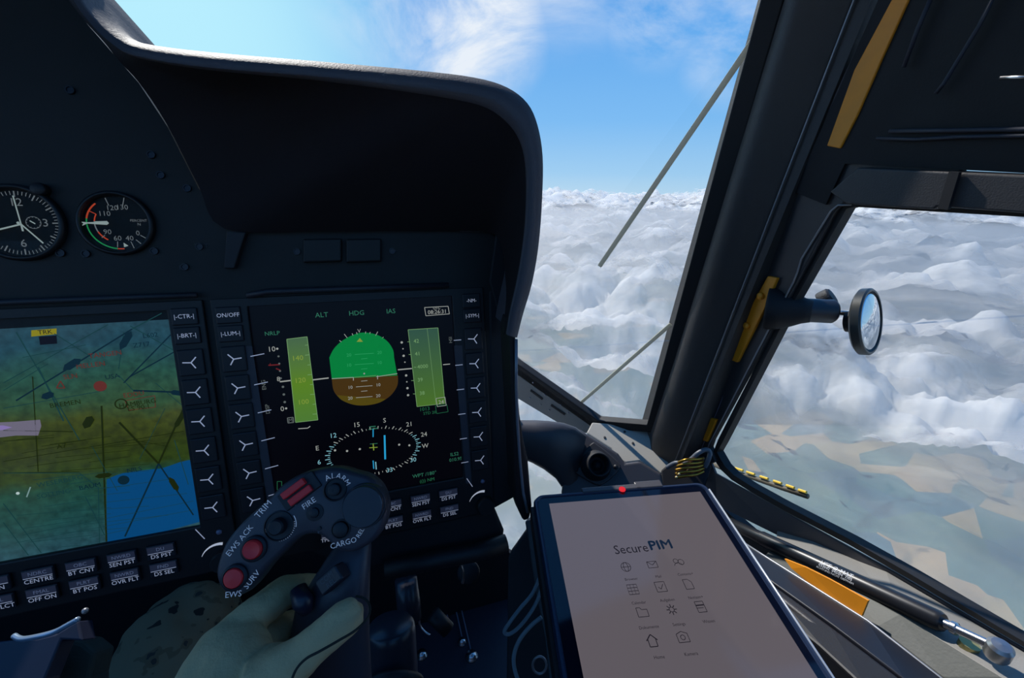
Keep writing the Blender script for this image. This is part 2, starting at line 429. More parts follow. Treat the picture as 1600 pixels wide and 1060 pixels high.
# ================================================================== airframe shell
def struct(o): o['kind'] = 'structure'; return o
SIDE_N = V((-1, 0, -.07)).normalized()
def side(inb=0.0):                            # side wall plane moved inboard by inb
    return Frame(C+V((.6-inb, 0, -.43)), SIDE_N, (0, -1, 0))
FW = None
_D, _B, _Cc = W(815, 572, 1.03), W(1015, 660, .90), W(1190, 0, .52)
nW = (_B-_D).cross(_Cc-_D).normalized()
if nW.dot(C-_D) < 0: nW = -nW
FW = Frame(_D, nW, (1, 0, 0))
def prismpx(name, fr, pts, w0, w1, m, parent=None, bevel=0, bseg=2, smooth=False, **k):
    g = G(); g.prism(fr, [fr.px(*p) for p in pts], w0, w1); return g.obj(name, m, parent, bevel=bevel, bseg=bseg, smooth=smooth, **k)

# windscreen pane, running on to the left and up past the frame
struct(prismpx('window_1', FW, [(-500, 640), (780, 552), (818, 578), (937, 658), (1018, 664), (1202, 0), (1262, -220), (-500, -220)], -.006, -.001, GLASS))
# seal round the windscreen
struct(prismpx('trim_1', FW, [(700, 495), (818, 569), (938, 653), (1013, 659), (1190, 0), (1232, -160), (1270, -160), (1226, 0), (1032, 672), (928, 664), (812, 583), (700, 512)], -.008, .012, RUB, bevel=.002))
# slotted base plate and corner casting
def P3(fr, l, w): return [fr.px(*p) for p in l]
plate = prismpx('trim_2', FW.raised(.012), [(780, 550), (812, 577), (927, 661), (916, 678), (873, 662), (780, 606)], -.03, .0, GREY, bevel=.002)
struct(plate)
for i, (a, b) in enumerate((((829, 610), (848, 624)), ((861, 633), (883, 648)))):
    fr = FW.raised(.0125); p, q = V(fr.px(*a)), V(fr.px(*b)); d = (q-p).normalized(); n = V((-d.y, d.x))*.0032
    g = G(); g.prism(fr, [tuple(p+n), tuple(q+n), tuple(q-n), tuple(p-n)], -.002, .001); s = g.obj('slot', BLK2, plate)
for (x, y) in ((833, 598), (828, 622), (852, 618), (858, 641), (876, 633), (888, 645), (845, 633)):
    g = G(); fr = FW.raised(.0125); g.lathe(fr.p3(x, y, 0), fr.n, [(.0022, 0), (.002, .0012), (0, .0014)], 12); g.obj('rivet', PALEM, plate)
FC = Frame(W(985, 700, .90), cdir(-.25, .62, .74), cdir(1, 0, 0))
cast = prismpx('trim_3', FC, [(925, 660), (1020, 667), (1045, 676), (1056, 700), (1060, 722), (1050, 734), (1033, 741), (1000, 721), (977, 724), (964, 716), (955, 702), (916, 677)], -.03, 0, mat('casting_sunlit_grey', (178, 172, 160), .5, bump=.2, bscale=500, var=.06), bevel=.003)  # paler than the other grey paint, sunlight put into its colour
struct(cast)
for (x, y) in ((976, 675), (945, 684), (989, 693)):
    g = G(); g.lathe(FC.p3(x, y, 0), FC.n, [(.0028, 0), (.0024, .002), (0, .0022)], 12); g.obj('screw', DGREY, cast)

# pillar, swept from the nose to the roof
def strip3(a, b, e0=0.0, e1=0.28, n=9):
    A, B = a, b; return [A+(B-A)*t for t in [(-e0)+(1+e0+e1)*i/(n-1) for i in range(n)]]
def pillar(name, prof, m, smooth=True):       # prof: [(bottom 3D, top 3D), ...] closed section
    cols = [strip3(a, b, .015) for a, b in prof]; g = G()
    g.loft([[c[i] for c in cols] for i in range(len(cols[0]))]); return g.obj(name, m, smooth=smooth)
bk = V((.012, .055, -.005))
b_b, b_t = W(1014, 696, .905), W(1222, 0, .515)
p_b, p_t = W(1018, 700, .885), W(1226, 0, .50)
q_b, q_t = W(1028, 709, .872), W(1237, 0, .490)
c_b, c_t = W(1040, 722, .865), W(1252, 0, .483)
d_b, d_t = W(1048, 738, .86), W(1333, 0, .470)
pl = pillar('trim_4', [(b_b, b_t), (p_b, p_t), (q_b, q_t), (c_b, c_t), (d_b, d_t), (d_b+bk, d_t+bk), (b_b+bk, b_t+bk)], PILL)
struct(pl); pl.modifiers.new('es', 'EDGE_SPLIT').split_angle = math.radians(50)
g = G(); g.tube(strip3(d_b+V((-.0015, -.002, 0)), d_t+V((-.0015, -.002, 0))), [.0011]*9, 8); struct(g.obj('trim_5', PALEM, smooth=True))
# second padded strip behind the piping
e_b, e_t = W(1078, 742, .86), W(1388, 0, .462)
m_b, m_t = W(1056, 742, .848), W(1362, 0, .458)
p2 = pillar('trim_6', [(d_b+V((.001, .001, 0)), d_t+V((.001, .001, 0))), (m_b, m_t), (e_b, e_t), (e_b+bk, e_t+bk), (d_b+bk, d_t+bk)], PILL)
struct(p2); p2.modifiers.new('es', 'EDGE_SPLIT').split_angle = math.radians(60)
g = G(); g.tube(strip3(e_b+V((-.001, -.002, 0)), e_t+V((-.001, -.002, 0))), [.0008]*9, 8); struct(g.obj('trim_7', mat('dull_piping', (105, 98, 112), .5), smooth=True))

# door frame between pillar and side window
SD = side(.012)
door = prismpx('door_1', SD, [(1070, 742), (1118, 722), (1108, 700), (1112, 688), (1305, 330), (1318, 318), (1500, 326), (1500, 230), (1620, -260), (1500, -260), (1372, 0), (1232, 300)], -.012, .0, DGREY, bevel=.002)
struct(door)
g = G(); sd = side(.014); g.tube([sd.p3(x, y) for x, y in ((1104, 706), (1108, 694), (1240, 440), (1246, 425), (1252, 405), (1298, 330), (1309, 321), (1330, 320))], .0011, 8); struct(g.obj('trim_8', PALEM, smooth=True))
# glass rubber seal round side window
g = G(); sd = side(.0)
op = [(1116, 712), (1126, 686), (1240, 466), (1322, 318), (1336, 316), (1760, 340), (1760, 1096), (1600, 1005), (1424, 902), (1332, 850), (1228, 796), (1178, 768), (1147, 749), (1130, 733)]
oi = [(1124, 706), (1132, 692), (1246, 470), (1328, 326), (1340, 323), (1752, 347), (1752, 1084), (1600, 997), (1424, 893), (1332, 841), (1228, 787), (1178, 759), (1150, 741), (1136, 727)]
op = [sd.px(*p) for p in op]; oi = [sd.px(*p) for p in oi]; n = len(op)
vs = [sd.to(u, v, .006) for u, v in op]+[sd.to(u, v, .006) for u, v in oi]+[sd.to(u, v, -.01) for u, v in op]+[sd.to(u, v, -.01) for u, v in oi]
fs = []
for i in range(n):
    j = (i+1) % n
    fs += [(i, j, n+j, n+i), (2*n+i, 3*n+i, 3*n+j, 2*n+j), (i, 2*n+i, 2*n+j, j), (n+i, n+j, 3*n+j, 3*n+i)]
struct(mk('trim_9', vs, fs, RUB))
g = G(); g.prism(sd, op, -.007, -.003); struct(g.obj('window_2', GLASS))
# upper right: beam over the window, liner above
beam = prismpx('wall_right_beam', side(.03), [(1322, 319), (1458, 328), (1464, 323), (1780, 348), (1780, 292), (1600, 274), (1340, 262), (1296, 300)], -.03, 0, DGREY, bevel=.006, bseg=3)
beam.name = 'trim_10'; struct(beam)
upper = prismpx('wall_right', side(.016), [(1290, 320), (1320, 256), (1780, 280), (1780, -320), (1440, -320), (1372, 0), (1240, 300)], -.02, 0, mat('liner', (15, 14, 18), .75, bump=.2, bscale=400))
struct(upper)
def onside(inb, pts, r, name, m, parent=None, seg=8):
    fr = side(inb); g = G(); g.tube([fr.p3(*p) for p in pts], r, seg); return g.obj(name, m, parent, smooth=True)
LIN = mat('liner_rib', (44, 46, 58), .6)
struct(onside(.02, [(1390, 205), (1480, 204), (1600, 202), (1760, 205)], .0022, 'trim_11', LIN))
struct(onside(.02, [(1370, 216), (1430, 218), (1500, 214), (1600, 212), (1760, 214)], .0018, 'trim_12', LIN))
struct(onside(.022, [(1462, -20), (1434, 45), (1412, 105)], .002, 'trim_13', LIN))
struct(onside(.022, [(1560, -20), (1530, 40), (1475, 130), (1462, 146)], .0018, 'trim_14', LIN))
struct(prismpx('trim_15', side(.034), [(1484, 268), (1500, 269), (1482, 328), (1466, 326)], -.003, .0012, BLK2))
h = onside(.03, [(1563, 122), (1600, 120), (1700, 114)], .0016, 'grab_handle', STEEL)
tagt(h, 'thin bright metal rod high on the dark cabin liner at upper right', 'handle')

# hinges in orange primer on the door frame
def hinge(name, pts, knobs, label):
    t = root(name, side(.02).p3(*pts[0]), label, 'hinge')
    fr = side(.0125); prismpx('hinge_leaf', fr, pts, 0, .006, ORANGE, t, bevel=.0012)
    for (x, y) in knobs:
        g = G(); g.lathe(fr.p3(x, y, .006), fr.n, [(.0055, 0), (.0055, .003), (.004, .0045), (0, .005)], 16); g.obj('rivet', ORANGE, t, smooth=True)
hinge('door_hinge', [(1204, 431), (1219, 434), (1200, 480), (1156, 566), (1141, 561), (1178, 478)], [(1194, 462), (1172, 508)], 'orange primed hinge strip with two rivets beside the mirror mount')
hinge('door_hinge', [(1113, 652), (1123, 655), (1108, 690), (1098, 686)], [], 'small orange tab low on the door frame above the corner')
t = root('hinge_strip', side(.02).p3(1310, 230), 'long orange primed strip along the upper door frame', 'hinge')
fr = side(.0125); prismpx('hinge_leaf', fr, [(1297, 228), (1318, 232), (1345, 180), (1375, 112), (1380, 100), (1428, -5), (1480, -120), (1455, -120), (1402, -5), (1340, 110)], 0, .006, ORANGE, t, bevel=.0012)

# sill: runs of ledge below the side window, from outboard to inboard
def ribbon(name, la, lb, m, th=.006, smooth=False, bevel=.0015, parent=None):
    g = G(); n = len(la); A = [onX(*p) for p in la]; B = [onX(*p) for p in lb]
    nn = (A[1]-A[0]).cross(B[0]-A[0]).normalized()
    if nn.dot(C-A[0]) < 0: nn = -nn
    rings = [[a, b, b-nn*th, a-nn*th] for a, b in zip(A, B)]
    g.loft(rings); return g.obj(name, m, parent, bevel=bevel, smooth=smooth)
s1 = ribbon('trim_16', [(1104, 706, .597), (1118, 740, .597), (1240, 808, .597), (1400, 896, .597), (1600, 1014, .597), (1760, 1106, .597)],
            [(1088, 752, .585), (1120, 790, .590), (1216, 838, .597), (1385, 905, .5965), (1600, 1026, .596), (1760, 1118, .596)], BLUE); struct(s1)  # same paint as the sill, its shade put into a darker colour
s2 = ribbon('sill', [(1214, 828, .600), (1271, 846, .598), (1340, 876, .5965), (1385, 893, .5960), (1600, 1019, .594), (1760, 1110, .594)],
            [(1212, 852, .56), (1262, 880, .548), (1330, 920, .54), (1406, 962, .536), (1565, 1060, .535), (1700, 1140, .535)], GREY); s2.name = 'trim_17'; struct(s2)
s3 = ribbon('trim_18', [(1212, 850, .557), (1262, 878, .546), (1330, 918, .538), (1406, 960, .534), (1565, 1058, .533), (1700, 1138, .533)],
            [(1195, 868, .530), (1262, 912, .522), (1330, 955, .516), (1370, 980, .513), (1470, 1058, .51), (1600, 1160, .51)], mat('olive_shaded_paint', (78, 80, 76), .6, bump=.2)); struct(s3)  # side under the sill, its shade painted in as a darker olive
s4 = ribbon('trim_19', [(1130, 828, .503), (1200, 872, .503), (1356, 970, .503), (1467, 1056, .503), (1600, 1165, .503)],
            [(1130, 850, .47), (1200, 905, .465), (1300, 976, .46), (1411, 1060, .455), (1530, 1160, .45)], mat('navy_shaded_plastic', (22, 24, 34), .45)); struct(s4)  # navy darkened so the colour carries the shade on the console
g = G(); g.tube([onX(x, y, .502) for x, y in ((1130, 828), (1200, 873), (1356, 971), (1467, 1058), (1600, 1167))], .0016, 8); struct(g.obj('trim_20', PALEM, smooth=True))
s5 = ribbon('trim_21', [(1130, 852, .465), (1200, 908, .46), (1300, 980, .455), (1411, 1064, .45), (1530, 1164, .445)],
            [(1130, 880, .44), (1200, 945, .43), (1280, 1010, .42), (1350, 1075, .41), (1450, 1180, .40)], BLK, bevel=.003); struct(s5)
g = G(); g.tube([onX(x, y, .445) for x, y in ((1170, 900), (1215, 932), (1300, 1000), (1385, 1072), (1480, 1160))], .004, 8); struct(g.obj('trim_22', DGREY, smooth=True))
# orange plate under the strut
t = root('hinge_plate', onX(1290, 920, .52), 'orange primed plate under the gas strut, its corners catching the sun', 'plate')
g = G(); A = [onX(x, y, xx) for x, y, xx in ((1229, 873, .509), (1262, 886, .509), (1300, 905, .509), (1360, 938, .509), (1350, 962, .507), (1330, 953, .507), (1280, 922, .507), (1240, 888, .507))]
n_ = (A[3]-A[0]).cross(A[4]-A[0]).normalized()
if n_.dot(C-A[0]) < 0: n_ = -n_
A = [a+n_*.004 for a in A]
g.add(A+[a-n_*.003 for a in A], [tuple(range(8)), tuple(range(15, 7, -1))]+[(i, (i+1) % 8, 8+(i+1) % 8, 8+i) for i in range(8)]); g.obj('plate', ORANGE, t)

# gas strut
def strut():
    a, b = onX(1140, 818, .545), onX(1474, 974, .545)
    t = root('gas_strut', b, 'black gas strut with white printed text lying along the side window sill', 'strut')
    d = (b-a).normalized(); L = (b-a).length
    g = G(); g.lathe(a, d, [(0, 0), (.0085, .0), (.0095, .002), (.0095, L*.22), (.0108, L*.225), (.0108, L-.004), (.009, L), (0, L)], 28); g.obj('cylinder', mat('strut_black', (30, 31, 35), .32), t, smooth=True).modifiers.new('e', 'EDGE_SPLIT')
    g = G(); g.lathe(b, d, [(.0, 0), (.005, 0), (.005, .006), (.0065, .007), (.0065, .011), (.0045, .012), (.0045, .034), (0, .034)], 20); g.obj('rod', STEEL, t, smooth=True).modifiers.new('e', 'EDGE_SPLIT')
    j = b+d*.042; ax = (C-j).normalized()*.3+V((0, 0, .8))
    g = G(); g.lathe(j-V(ax).normalized()*.012, ax, [(0, 0), (.0085, 0), (.0095, .003), (.0095, .016), (.007, .019), (0, .020)], 24); g.obj('ball_socket', mat('dull_steel', (165, 165, 168), .35, metal=.9), t, smooth=True).modifiers.new('e', 'EDGE_SPLIT')
    base = onX(1511, 1014, .55)
    g = G(); g.lathe(base-V((0, 0, .012)), (0, 0, 1), [(0, 0), (.019, 0), (.019, .003), (.010, .005), (.008, .012), (.008, .02), (0, .02)], 28); g.obj('base_stud', mat('yellow_zinc', (176, 164, 110), .4, metal=.6), t, smooth=True).modifiers.new('e', 'EDGE_SPLIT')
    # print wrapped on the tube
    m_ = (onX(1313, 899, .545)); m_ = a+d*((m_-a).dot(d)); tw = (C-m_); tw = (tw-tw.dot(d)*d).normalized(); up = d.cross(tw)
    if up.z < 0: up = -up
    g = G()
    for s, off, sz in (('LIFT-O-MAT', .42, .0075), ('033642  0450N  7/05', .05, .0048), ('ACHTUNG NICHT OEFFNEN', -.3, .0036)):
        v, f = text_geo(s)
        P = []
        for x, y in v:
            ang = off + (y*sz)/.0110; rr = .0111
            P.append(m_ + d*(x*sz) + (tw*math.cos(ang)+up*math.sin(ang))*rr)
        g.add(P, f)
    g.obj('printed_text', WHITE, t, recalc=False)
strut()

# shell parts the camera mostly does not see: floor, nose, roof, back
def boxw(name, x0, x1, y0, y1, z0, z1, m):
    g = G(); fr = Frame(C, (0, 0, 1), (1, 0, 0)); g.box(fr, x0, x1, y0, y1, z0, z1); return struct(g.obj(name, m))
FLOORM = mat('floor_paint', (34, 34, 48), .5, bump=.2, bscale=300)
boxw('floor', -1.3, .62, -.9, .76, -1.05, -1.0, FLOORM)
boxw('wall_back', -1.3, .62, -.93, -.9, -1.05, -.05, BLK2)  # unseen wall kept low so sky light from behind reaches the panel
boxw('ceiling', -1.3, .56, -.05, .50, .40, .43, BLK2); boxw('ceiling', -1.3, .56, -.9, -.55, .40, .43, BLK2)  # unseen roof, sized and left open to shape the light inside
boxw('wall_right_lower', .602, .62, -.9, .60, -1.05, -.56, BLK2).name = 'wall_right'
boxw('wall_left', -1.32, -1.3, -.9, .76, -1.05, -.3, BLK2)
boxw('wall_right_rear', .58, .62, -.9, -.12, -.56, .40, BLK2).name = 'wall_right'
FN = Frame(C+V((0, .76, 0)), (0, -1, 0), (1, 0, 0))
struct(prismpx('wall_front', FN, [(-900, 520), (764, 540), (764, 812), (797, 866), (808, 872), (808, 1250), (-900, 1250)], -.02, 0, BLK2))
struct(prismpx('window_3', Frame(C+V((0, .79, 0)), (0, -1, 0), (1, 0, 0)), [(740, 690), (900, 690), (900, 900), (740, 900)], -.004, 0, GLASS))

# ================================================================== instrument panel
T12 = math.radians(12)
PF = Frame(W(570, 620, .42), (0, -math.cos(T12), math.sin(T12)), (1, 0, 0))
ip = root('instrument_panel', PF.to(0, -.15), 'black instrument panel under the glareshield carrying the two displays', 'instrument panel')
pts = [(-260, -90), (92, -40), (106, 0), (133, 35), (162, 68), (187, 97), (212, 125), (258, 195), (306, 290), (350, 356), (772, 362), (786, 420), (786, 500), (770, 700), (772, 792), (430, 850), (-260, 1010)]
prismpx('face_plate', PF, pts, -.03, -.004, PANEL, ip)
# lip over the displays, switch cover pair, gusset
g = G(); g.tube([PF.p3(x, y, .004) for x, y in ((388, 462), (420, 456), (560, 451), (700, 446))], .0028, 8); g.obj('display_lip', mat('lip', (44, 44, 52), .5), ip, smooth=True)
g = G(); g.tube([PF.p3(x, y, .003) for x, y in ((-200, 482), (0, 473), (200, 465), (310, 461))], .0024, 8); g.obj('display_lip', mat('lip', (44, 44, 52), .5), ip, smooth=True)
for x0, x1 in ((474, 534), (541, 596)):
    prismpx('switch_guard', PF, [(x0, 374), (x1, 373), (x1, 409), (x0, 411)], -.006, .003, mat('guard', (12, 12, 14), .55), ip, bevel=.0015)
prismpx('gusset', PF, [(356, 361), (386, 364), (368, 420), (352, 420)], -.006, .004, mat('gusset', (30, 30, 36), .6), ip, bevel=.001)
prismpx('corner_cover', PF, [(776, 362), (800, 372), (806, 500), (776, 480), (765, 440)], -.03, -.002, BLK2, ip, bevel=.002)
for (x, y) in ((105, 138), (233, 240), (248, 272), (290, 293), (309, 385), (286, 417), (90, 395), (130, 396), (238, 392), (463, 393), (613, 392)):
    g = G(); g.lathe(PF.p3(x, y, -.004), PF.n, [(.0032, 0), (.003, .0018), (.0022, .0018), (.002, .001), (0, .001)], 14); g.obj('screw', mat('screw_dark', (50, 50, 56), .35, metal=.6), ip)
sh = Sheet(PF, -.0036)
sh.textpx('TEST', (312, 384), .0048, mat('faint_print', (60, 60, 66), .7)); sh.obj('placard_text', ip); sh = Sheet(PF, -.0036); sh.textpx('ICS', (285, 418), .0055, mat('faint_print', (60, 60, 66), .7))
sh.obj('placard_text', ip); sh = Sheet(PF, -.0036); sh.textpx('G', (92, 396), .005, mat('faint_print', (60, 60, 66), .7)); sh.obj('placard_text', ip)
# side wall and upright at the right edge of the panel
prismpx('side_wall', PF, [(764, 455), (788, 440), (806, 520), (806, 780), (770, 800)], -.04, -.003, BLK2, ip, bevel=.003)
FP = Frame(C+V((0, .345, 0)), (0, -1, 0), (1, 0, 0))
prismpx('edge_post', FP, [(800, 500), (808, 516), (806, 540), (809, 600), (813, 650), (819, 690), (826, 722), (829, 760), (832, 792), (828, 812), (818, 816), (806, 780), (803, 700), (798, 600), (795, 520)], -.03, 0, BLK, ip, bevel=.003)
g = G(); g.tube([FP.p3(x, y, .001) for x, y in ((806, 530), (806, 600), (808, 660), (812, 720), (817, 770), (824, 800))], .0016, 8); g.obj('edge_highlight', mat('edge_highlight', (120, 124, 136), .35, metal=.3), ip, smooth=True)  # silver highlight down the post, built as a thin pale tube
# shelf and roll below the displays
g = G(); g.prism(PF, [PF.px(*p) for p in ((440, 852), (772, 790), (791, 835), (789, 852), (600, 892), (560, 900))], -.05, -.006); g.obj('lower_shelf', BLK2, ip, bevel=.004)
g = G(); g.tube([PF.p3(x, y, .008) for x, y in ((600, 884), (690, 866), (740, 857), (788, 843))], .010, 16); g.obj('padded_roll', BLK, ip, smooth=True)

YEL = {}
KEYM = mat('key_plastic', (26, 24, 32), .5)
KEYF = backlit('key_face', (52, 54, 70), (22, 25, 36))
PRN = backlit('key_print', (205, 210, 222), (118, 120, 130))
def display(du, label, iu=.0945):
    t = root('cockpit_display', PF.to(du, -.14), label, 'display')
    # bezel with opening
    o = [(-.1215, -.153), (.129, -.153), (.129, .104), (-.1215, .104)]
    i_ = [(-.093, -.1045), (iu, -.1045), (iu, .0965), (-.093, .0965)]
    g = G(); vs = []; 
    for w in (.0, -.012):
        vs += [PF.to(u+du, v, w) for u, v in o] + [PF.to(u+du, v, w if w == 0 else -.004) for u, v in i_]
    fs = []
    for k in range(4):
        j = (k+1) % 4
        fs += [(k, j, 4+j, 4+k), (k, 8+k, 8+j, j), (4+k, 4+j, 12+j, 12+k)]
    mk('bezel', vs, fs, BEZ, t, bevel=.0012)
    return t
def Ykey(t, u, v, flip, du=0):
    s = -1 if flip else 1
    g = G(); g.box(PF, u-.0098, u+.0098, v-.0118, v+.0118, 0, .0022); k = g.obj('soft_key', KEYM, t, bevel=.0012)
    sh = Sheet(PF, .0024)
    cx = u - .001*s
    a = (cx+.0008*s, v)
    sh.line((cx+.0072*s, v+.0006), a, .0010, PRN); sh.line(a, (cx-.0034*s, v+.0048), .0010, PRN); sh.line(a, (cx-.0022*s, v-.0052), .0010, PRN)
    sh.obj('key_mark', k)
def topkey(t, u, v, txt):
    g = G(); g.box(PF, u-.0098, u+.0098, v-.0075, v+.0075, 0, .002); k = g.obj('soft_key', KEYM, t, bevel=.001)
    sh = Sheet(PF, .0022); sh.text(txt, (u, v), .0052, PRN, 0, .95); sh.obj('key_text', k)
def lowkey(t, u, v, a, b):
    g = G(); g.box(PF, u-.0108, u+.0108, v-.0068, v+.0068, 0, .003); k = g.obj('push_button', mat('button_black', (26, 27, 38), .5), t, bevel=.001)
    sh = Sheet(PF, .0032)
    sh.poly([(u-.0098, v-.0004), (u+.0098, v-.0004), (u+.0098, v+.0058), (u-.0098, v+.0058)], KEYF)
    sh.text(a, (u, v+.0028), .0044, backlit('key_print_dim', (120, 128, 150), (62, 68, 84)), dw=.0001); sh.line((u-.0096, v-.0004), (u+.0096, v-.0004), .0005, PRN, .0001)
    sh.text(b, (u, v-.0036), .0052, PRN); sh.obj('key_text', k)
def bezel_extras(t, du):
    # rotary knob with curved mark, pointer line, sensor dot
    c = (.1175+du, -.1415)
    g = G(); g.lathe(PF.to(c[0], c[1], 0), PF.n, [(.0100, 0), (.0100, .007), (.0088, .009), (0, .009)], 28); g.obj('knob', BLK, t, smooth=True).modifiers.new('e', 'EDGE_SPLIT')
    sh = Sheet(PF, .0006); P = []
    cc = (.1150+du, -.1400); r0, r1 = .0150, .0160
    for k in range(9):
        a = math.radians(160-82*k/8); P.append((cc[0]+r1*math.cos(a), cc[1]+r1*math.sin(a)+.0000))
    for k in range(9):
        a = math.radians(78+82*k/8); th = .0004+.0024*(1-k/8); P.append((cc[0]+(r1-th)*math.cos(a), cc[1]+(r1-th)*math.sin(a)))
    sh.poly(P, backlit('mark_print', (225, 228, 232), (150, 152, 158))); sh.line((.0985+du, -.1065), (.1045+du, -.1175), .0008, PRN); sh.obj('dimmer_mark', t)
    g = G(); g.lathe(PF.to(.1165+du, -.1135, 0), PF.n, [(.0026, 0), (.0022, .0014), (0, .0018)], 14); g.obj('light_sensor', mat('sensor', (120, 116, 140), .3), t, smooth=True)

VR = [.0495, .0225, -.0045, -.0320, -.0600, -.0875]
# ---------------- right display: flight symbology
tR = display(0, 'right cockpit display showing a green and brown attitude ball above a compass rose')
EB = emat('screen_black', (3, 3, 8), 1)
e_w = emat('sym_white', (150, 154, 150), 1); e_wd = emat('sym_grey', (88, 96, 96), 1); e_g = emat('sym_green', (42, 104, 82), 1); e_gd = emat('sym_green_dim', (30, 92, 62), 1)
e_sky = emat('ball_sky', (4, 122, 56), 1); e_sky2 = emat('ball_sky_mark', (40, 150, 90), 1); e_gnd = emat('ball_ground', (66, 46, 12), 1); e_gnd2 = emat('ball_ground_low', (78, 66, 12), 1); e_y = emat('sym_yellow', (124, 146, 56), 1)
e_r = emat('sym_red', (96, 26, 30), 1); e_c = emat('sym_cyan', (36, 150, 200), 1); e_cl = emat('sym_pale_cyan', (120, 176, 190), 1); e_hl = emat('tape_line', (110, 150, 100), 1)
def tape_mat(name, c0, c1, v0, v1):
    m = bpy.data.materials.new(name); m.use_nodes = True; nt = m.node_tree; b = nt.nodes['Principled BSDF']; b.inputs['Base Color'].default_value = (0, 0, 0, 1)
    geo = nt.nodes.new('ShaderNodeNewGeometry'); sp = nt.nodes.new('ShaderNodeSeparateXYZ'); nt.links.new(geo.outputs['Position'], sp.inputs[0])
    mr = nt.nodes.new('ShaderNodeMapRange'); mr.inputs[1].default_value = PF.to(0, v0).z; mr.inputs[2].default_value = PF.to(0, v1).z
    nt.links.new(sp.outputs['Z'], mr.inputs[0]); r = nt.nodes.new('ShaderNodeValToRGB'); nt.links.new(mr.outputs[0], r.inputs[0])
    r.color_ramp.elements[0].color = lin(c0); r.color_ramp.elements[1].color = lin(c1)
    nt.links.new(r.outputs[0], b.inputs['Emission Color']); b.inputs['Emission Strength'].default_value = 1; b.inputs['Roughness'].default_value = .4; return m
def px2(l): return [PF.px(*p) for p in l]
g = G(); g.box(PF, -.0935, .095, -.105, .097, -.0045, -.0035); scr = g.obj('screen', EB, tR)
S = Sheet(PF, -.0033)
D1 = .0001
# side strips lit along the bezel edge go on the bezel
Sb = Sheet(PF, .0004)
Sb.polypx([(380, 541), (394, 541), (431, 782), (418, 784)], STRIP)
for v in VR: Sb.line((-.0955, v+.001), (-.0840, v+.0025), .0008, PRN, D1)
Sb.obj('side_strip', tR); Sb = Sheet(PF, .0004); Sb.polypx([(709, 540), (722, 540), (737, 755), (728, 756)], STRIP)
for v in VR: Sb.line((.0935, v), (.1015, v), .0008, PRN, D1)
Sb.obj('side_strip', tR)
# attitude ball
def circ(c, r, a0, a1, n=20, ry=None):
    return [(c[0]+r*math.cos(math.radians(a0+(a1-a0)*k/n)), c[1]+(ry or r)*math.sin(math.radians(a0+(a1-a0)*k/n))) for k in range(n+1)]
top = cm2(px2([(514, 560), (522, 545), (538, 531), (562, 521), (586, 523), (604, 533), (614, 547), (616, 560)]), 5)
S.poly(px2([(621, 588)]) + [PF.px(518, 594)] + top, e_sky)
bot = cm2(px2([(518, 594), (521, 612), (532, 625), (552, 634), (572, 635), (592, 631), (610, 620), (621, 604), (622, 588)]), 5)
S.poly(bot, e_gnd)
S.poly(cm2(px2([(526, 619), (534, 627), (552, 634), (572, 635), (592, 631), (603, 625)]), 5), e_gnd2, D1)
S.linepx((518, 593), (552, 591), .0006, e_w, 2*D1); S.linepx((588, 590), (621, 585), .0006, e_w, 2*D1); S.linepx((552, 591), (552, 596), .0007, e_w, 2*D1); S.linepx((590, 588), (590, 594), .0007, e_w, 2*D1)
S.linepx((552, 591), (588, 588), .0004, e_hl, 2*D1); S.disc(PF.px(569, 585), .0008, e_w, 2*D1)
for y, n, w, m in ((554, '20', 30, e_sky2), (570, '10', 30, e_sky2), (605, '10', 26, e_w), (622, '20', 26, e_w)):
    cx = 569
    S.linepx((cx-w/2, y+1), (cx+w/2, y-1), .0005, m, 2*D1); S.textpx(n, (cx-w/2-9, y+2), .0046, m, dw=2*D1); S.textpx(n, (cx+w/2+9, y-2), .0046, m, dw=2*D1)
for y, m in ((562, e_sky2), (578, e_sky2), (597, e_w), (613, e_w)): S.linepx((564, y), (574, y-1), .0005, m, 2*D1)
S.textpx('V', (561, 518), .0052, e_w); S.polypx([(557, 535), (562, 529), (567, 535)], e_y, 2*D1)
bc = PF.px(568, 562)
for a in (48, 62, 74, 82, 98, 106, 118, 132):
    r0 = .0255 if a not in (62, 118) else .0255; r1 = r0+(.0045 if a in (62, 118) else .0022)
    S.line((bc[0]+.3*0+r0*math.cos(math.radians(a))*1.12, bc[1]+r0*math.sin(math.radians(a))), (bc[0]+r1*math.cos(math.radians(a))*1.12, bc[1]+r1*math.sin(math.radians(a))), .0006, e_w)
# speed tape
tp = tape_mat('speed_tape', (74, 118, 46), (66, 96, 66), -.02, .065); tp.node_tree.nodes['Color Ramp'].color_ramp.elements.new(.45).color = lin((84, 124, 22))
S.polypx([(447, 531), (479, 527), (496, 658), (461, 662)], tp)
S.pl(px2([(447, 531), (479, 527), (496, 658), (461, 662), (447, 531)]), .0005, e_hl, D1)
for x, y, n in ((464, 561, '140'), (468, 596, '120'), (473, 630, '100')): S.textpx(n, (x, y), .0068, e_y, dw=D1)
for k in range(8):
    y = 540+k*15.5; x = 479+(y-527)*.13; S.linepx((x, y), (x-5-(k % 2)*2, y+.6), .0005, e_hl, D1)
S.linepx((488, 595), (513, 592), .0012, e_w)
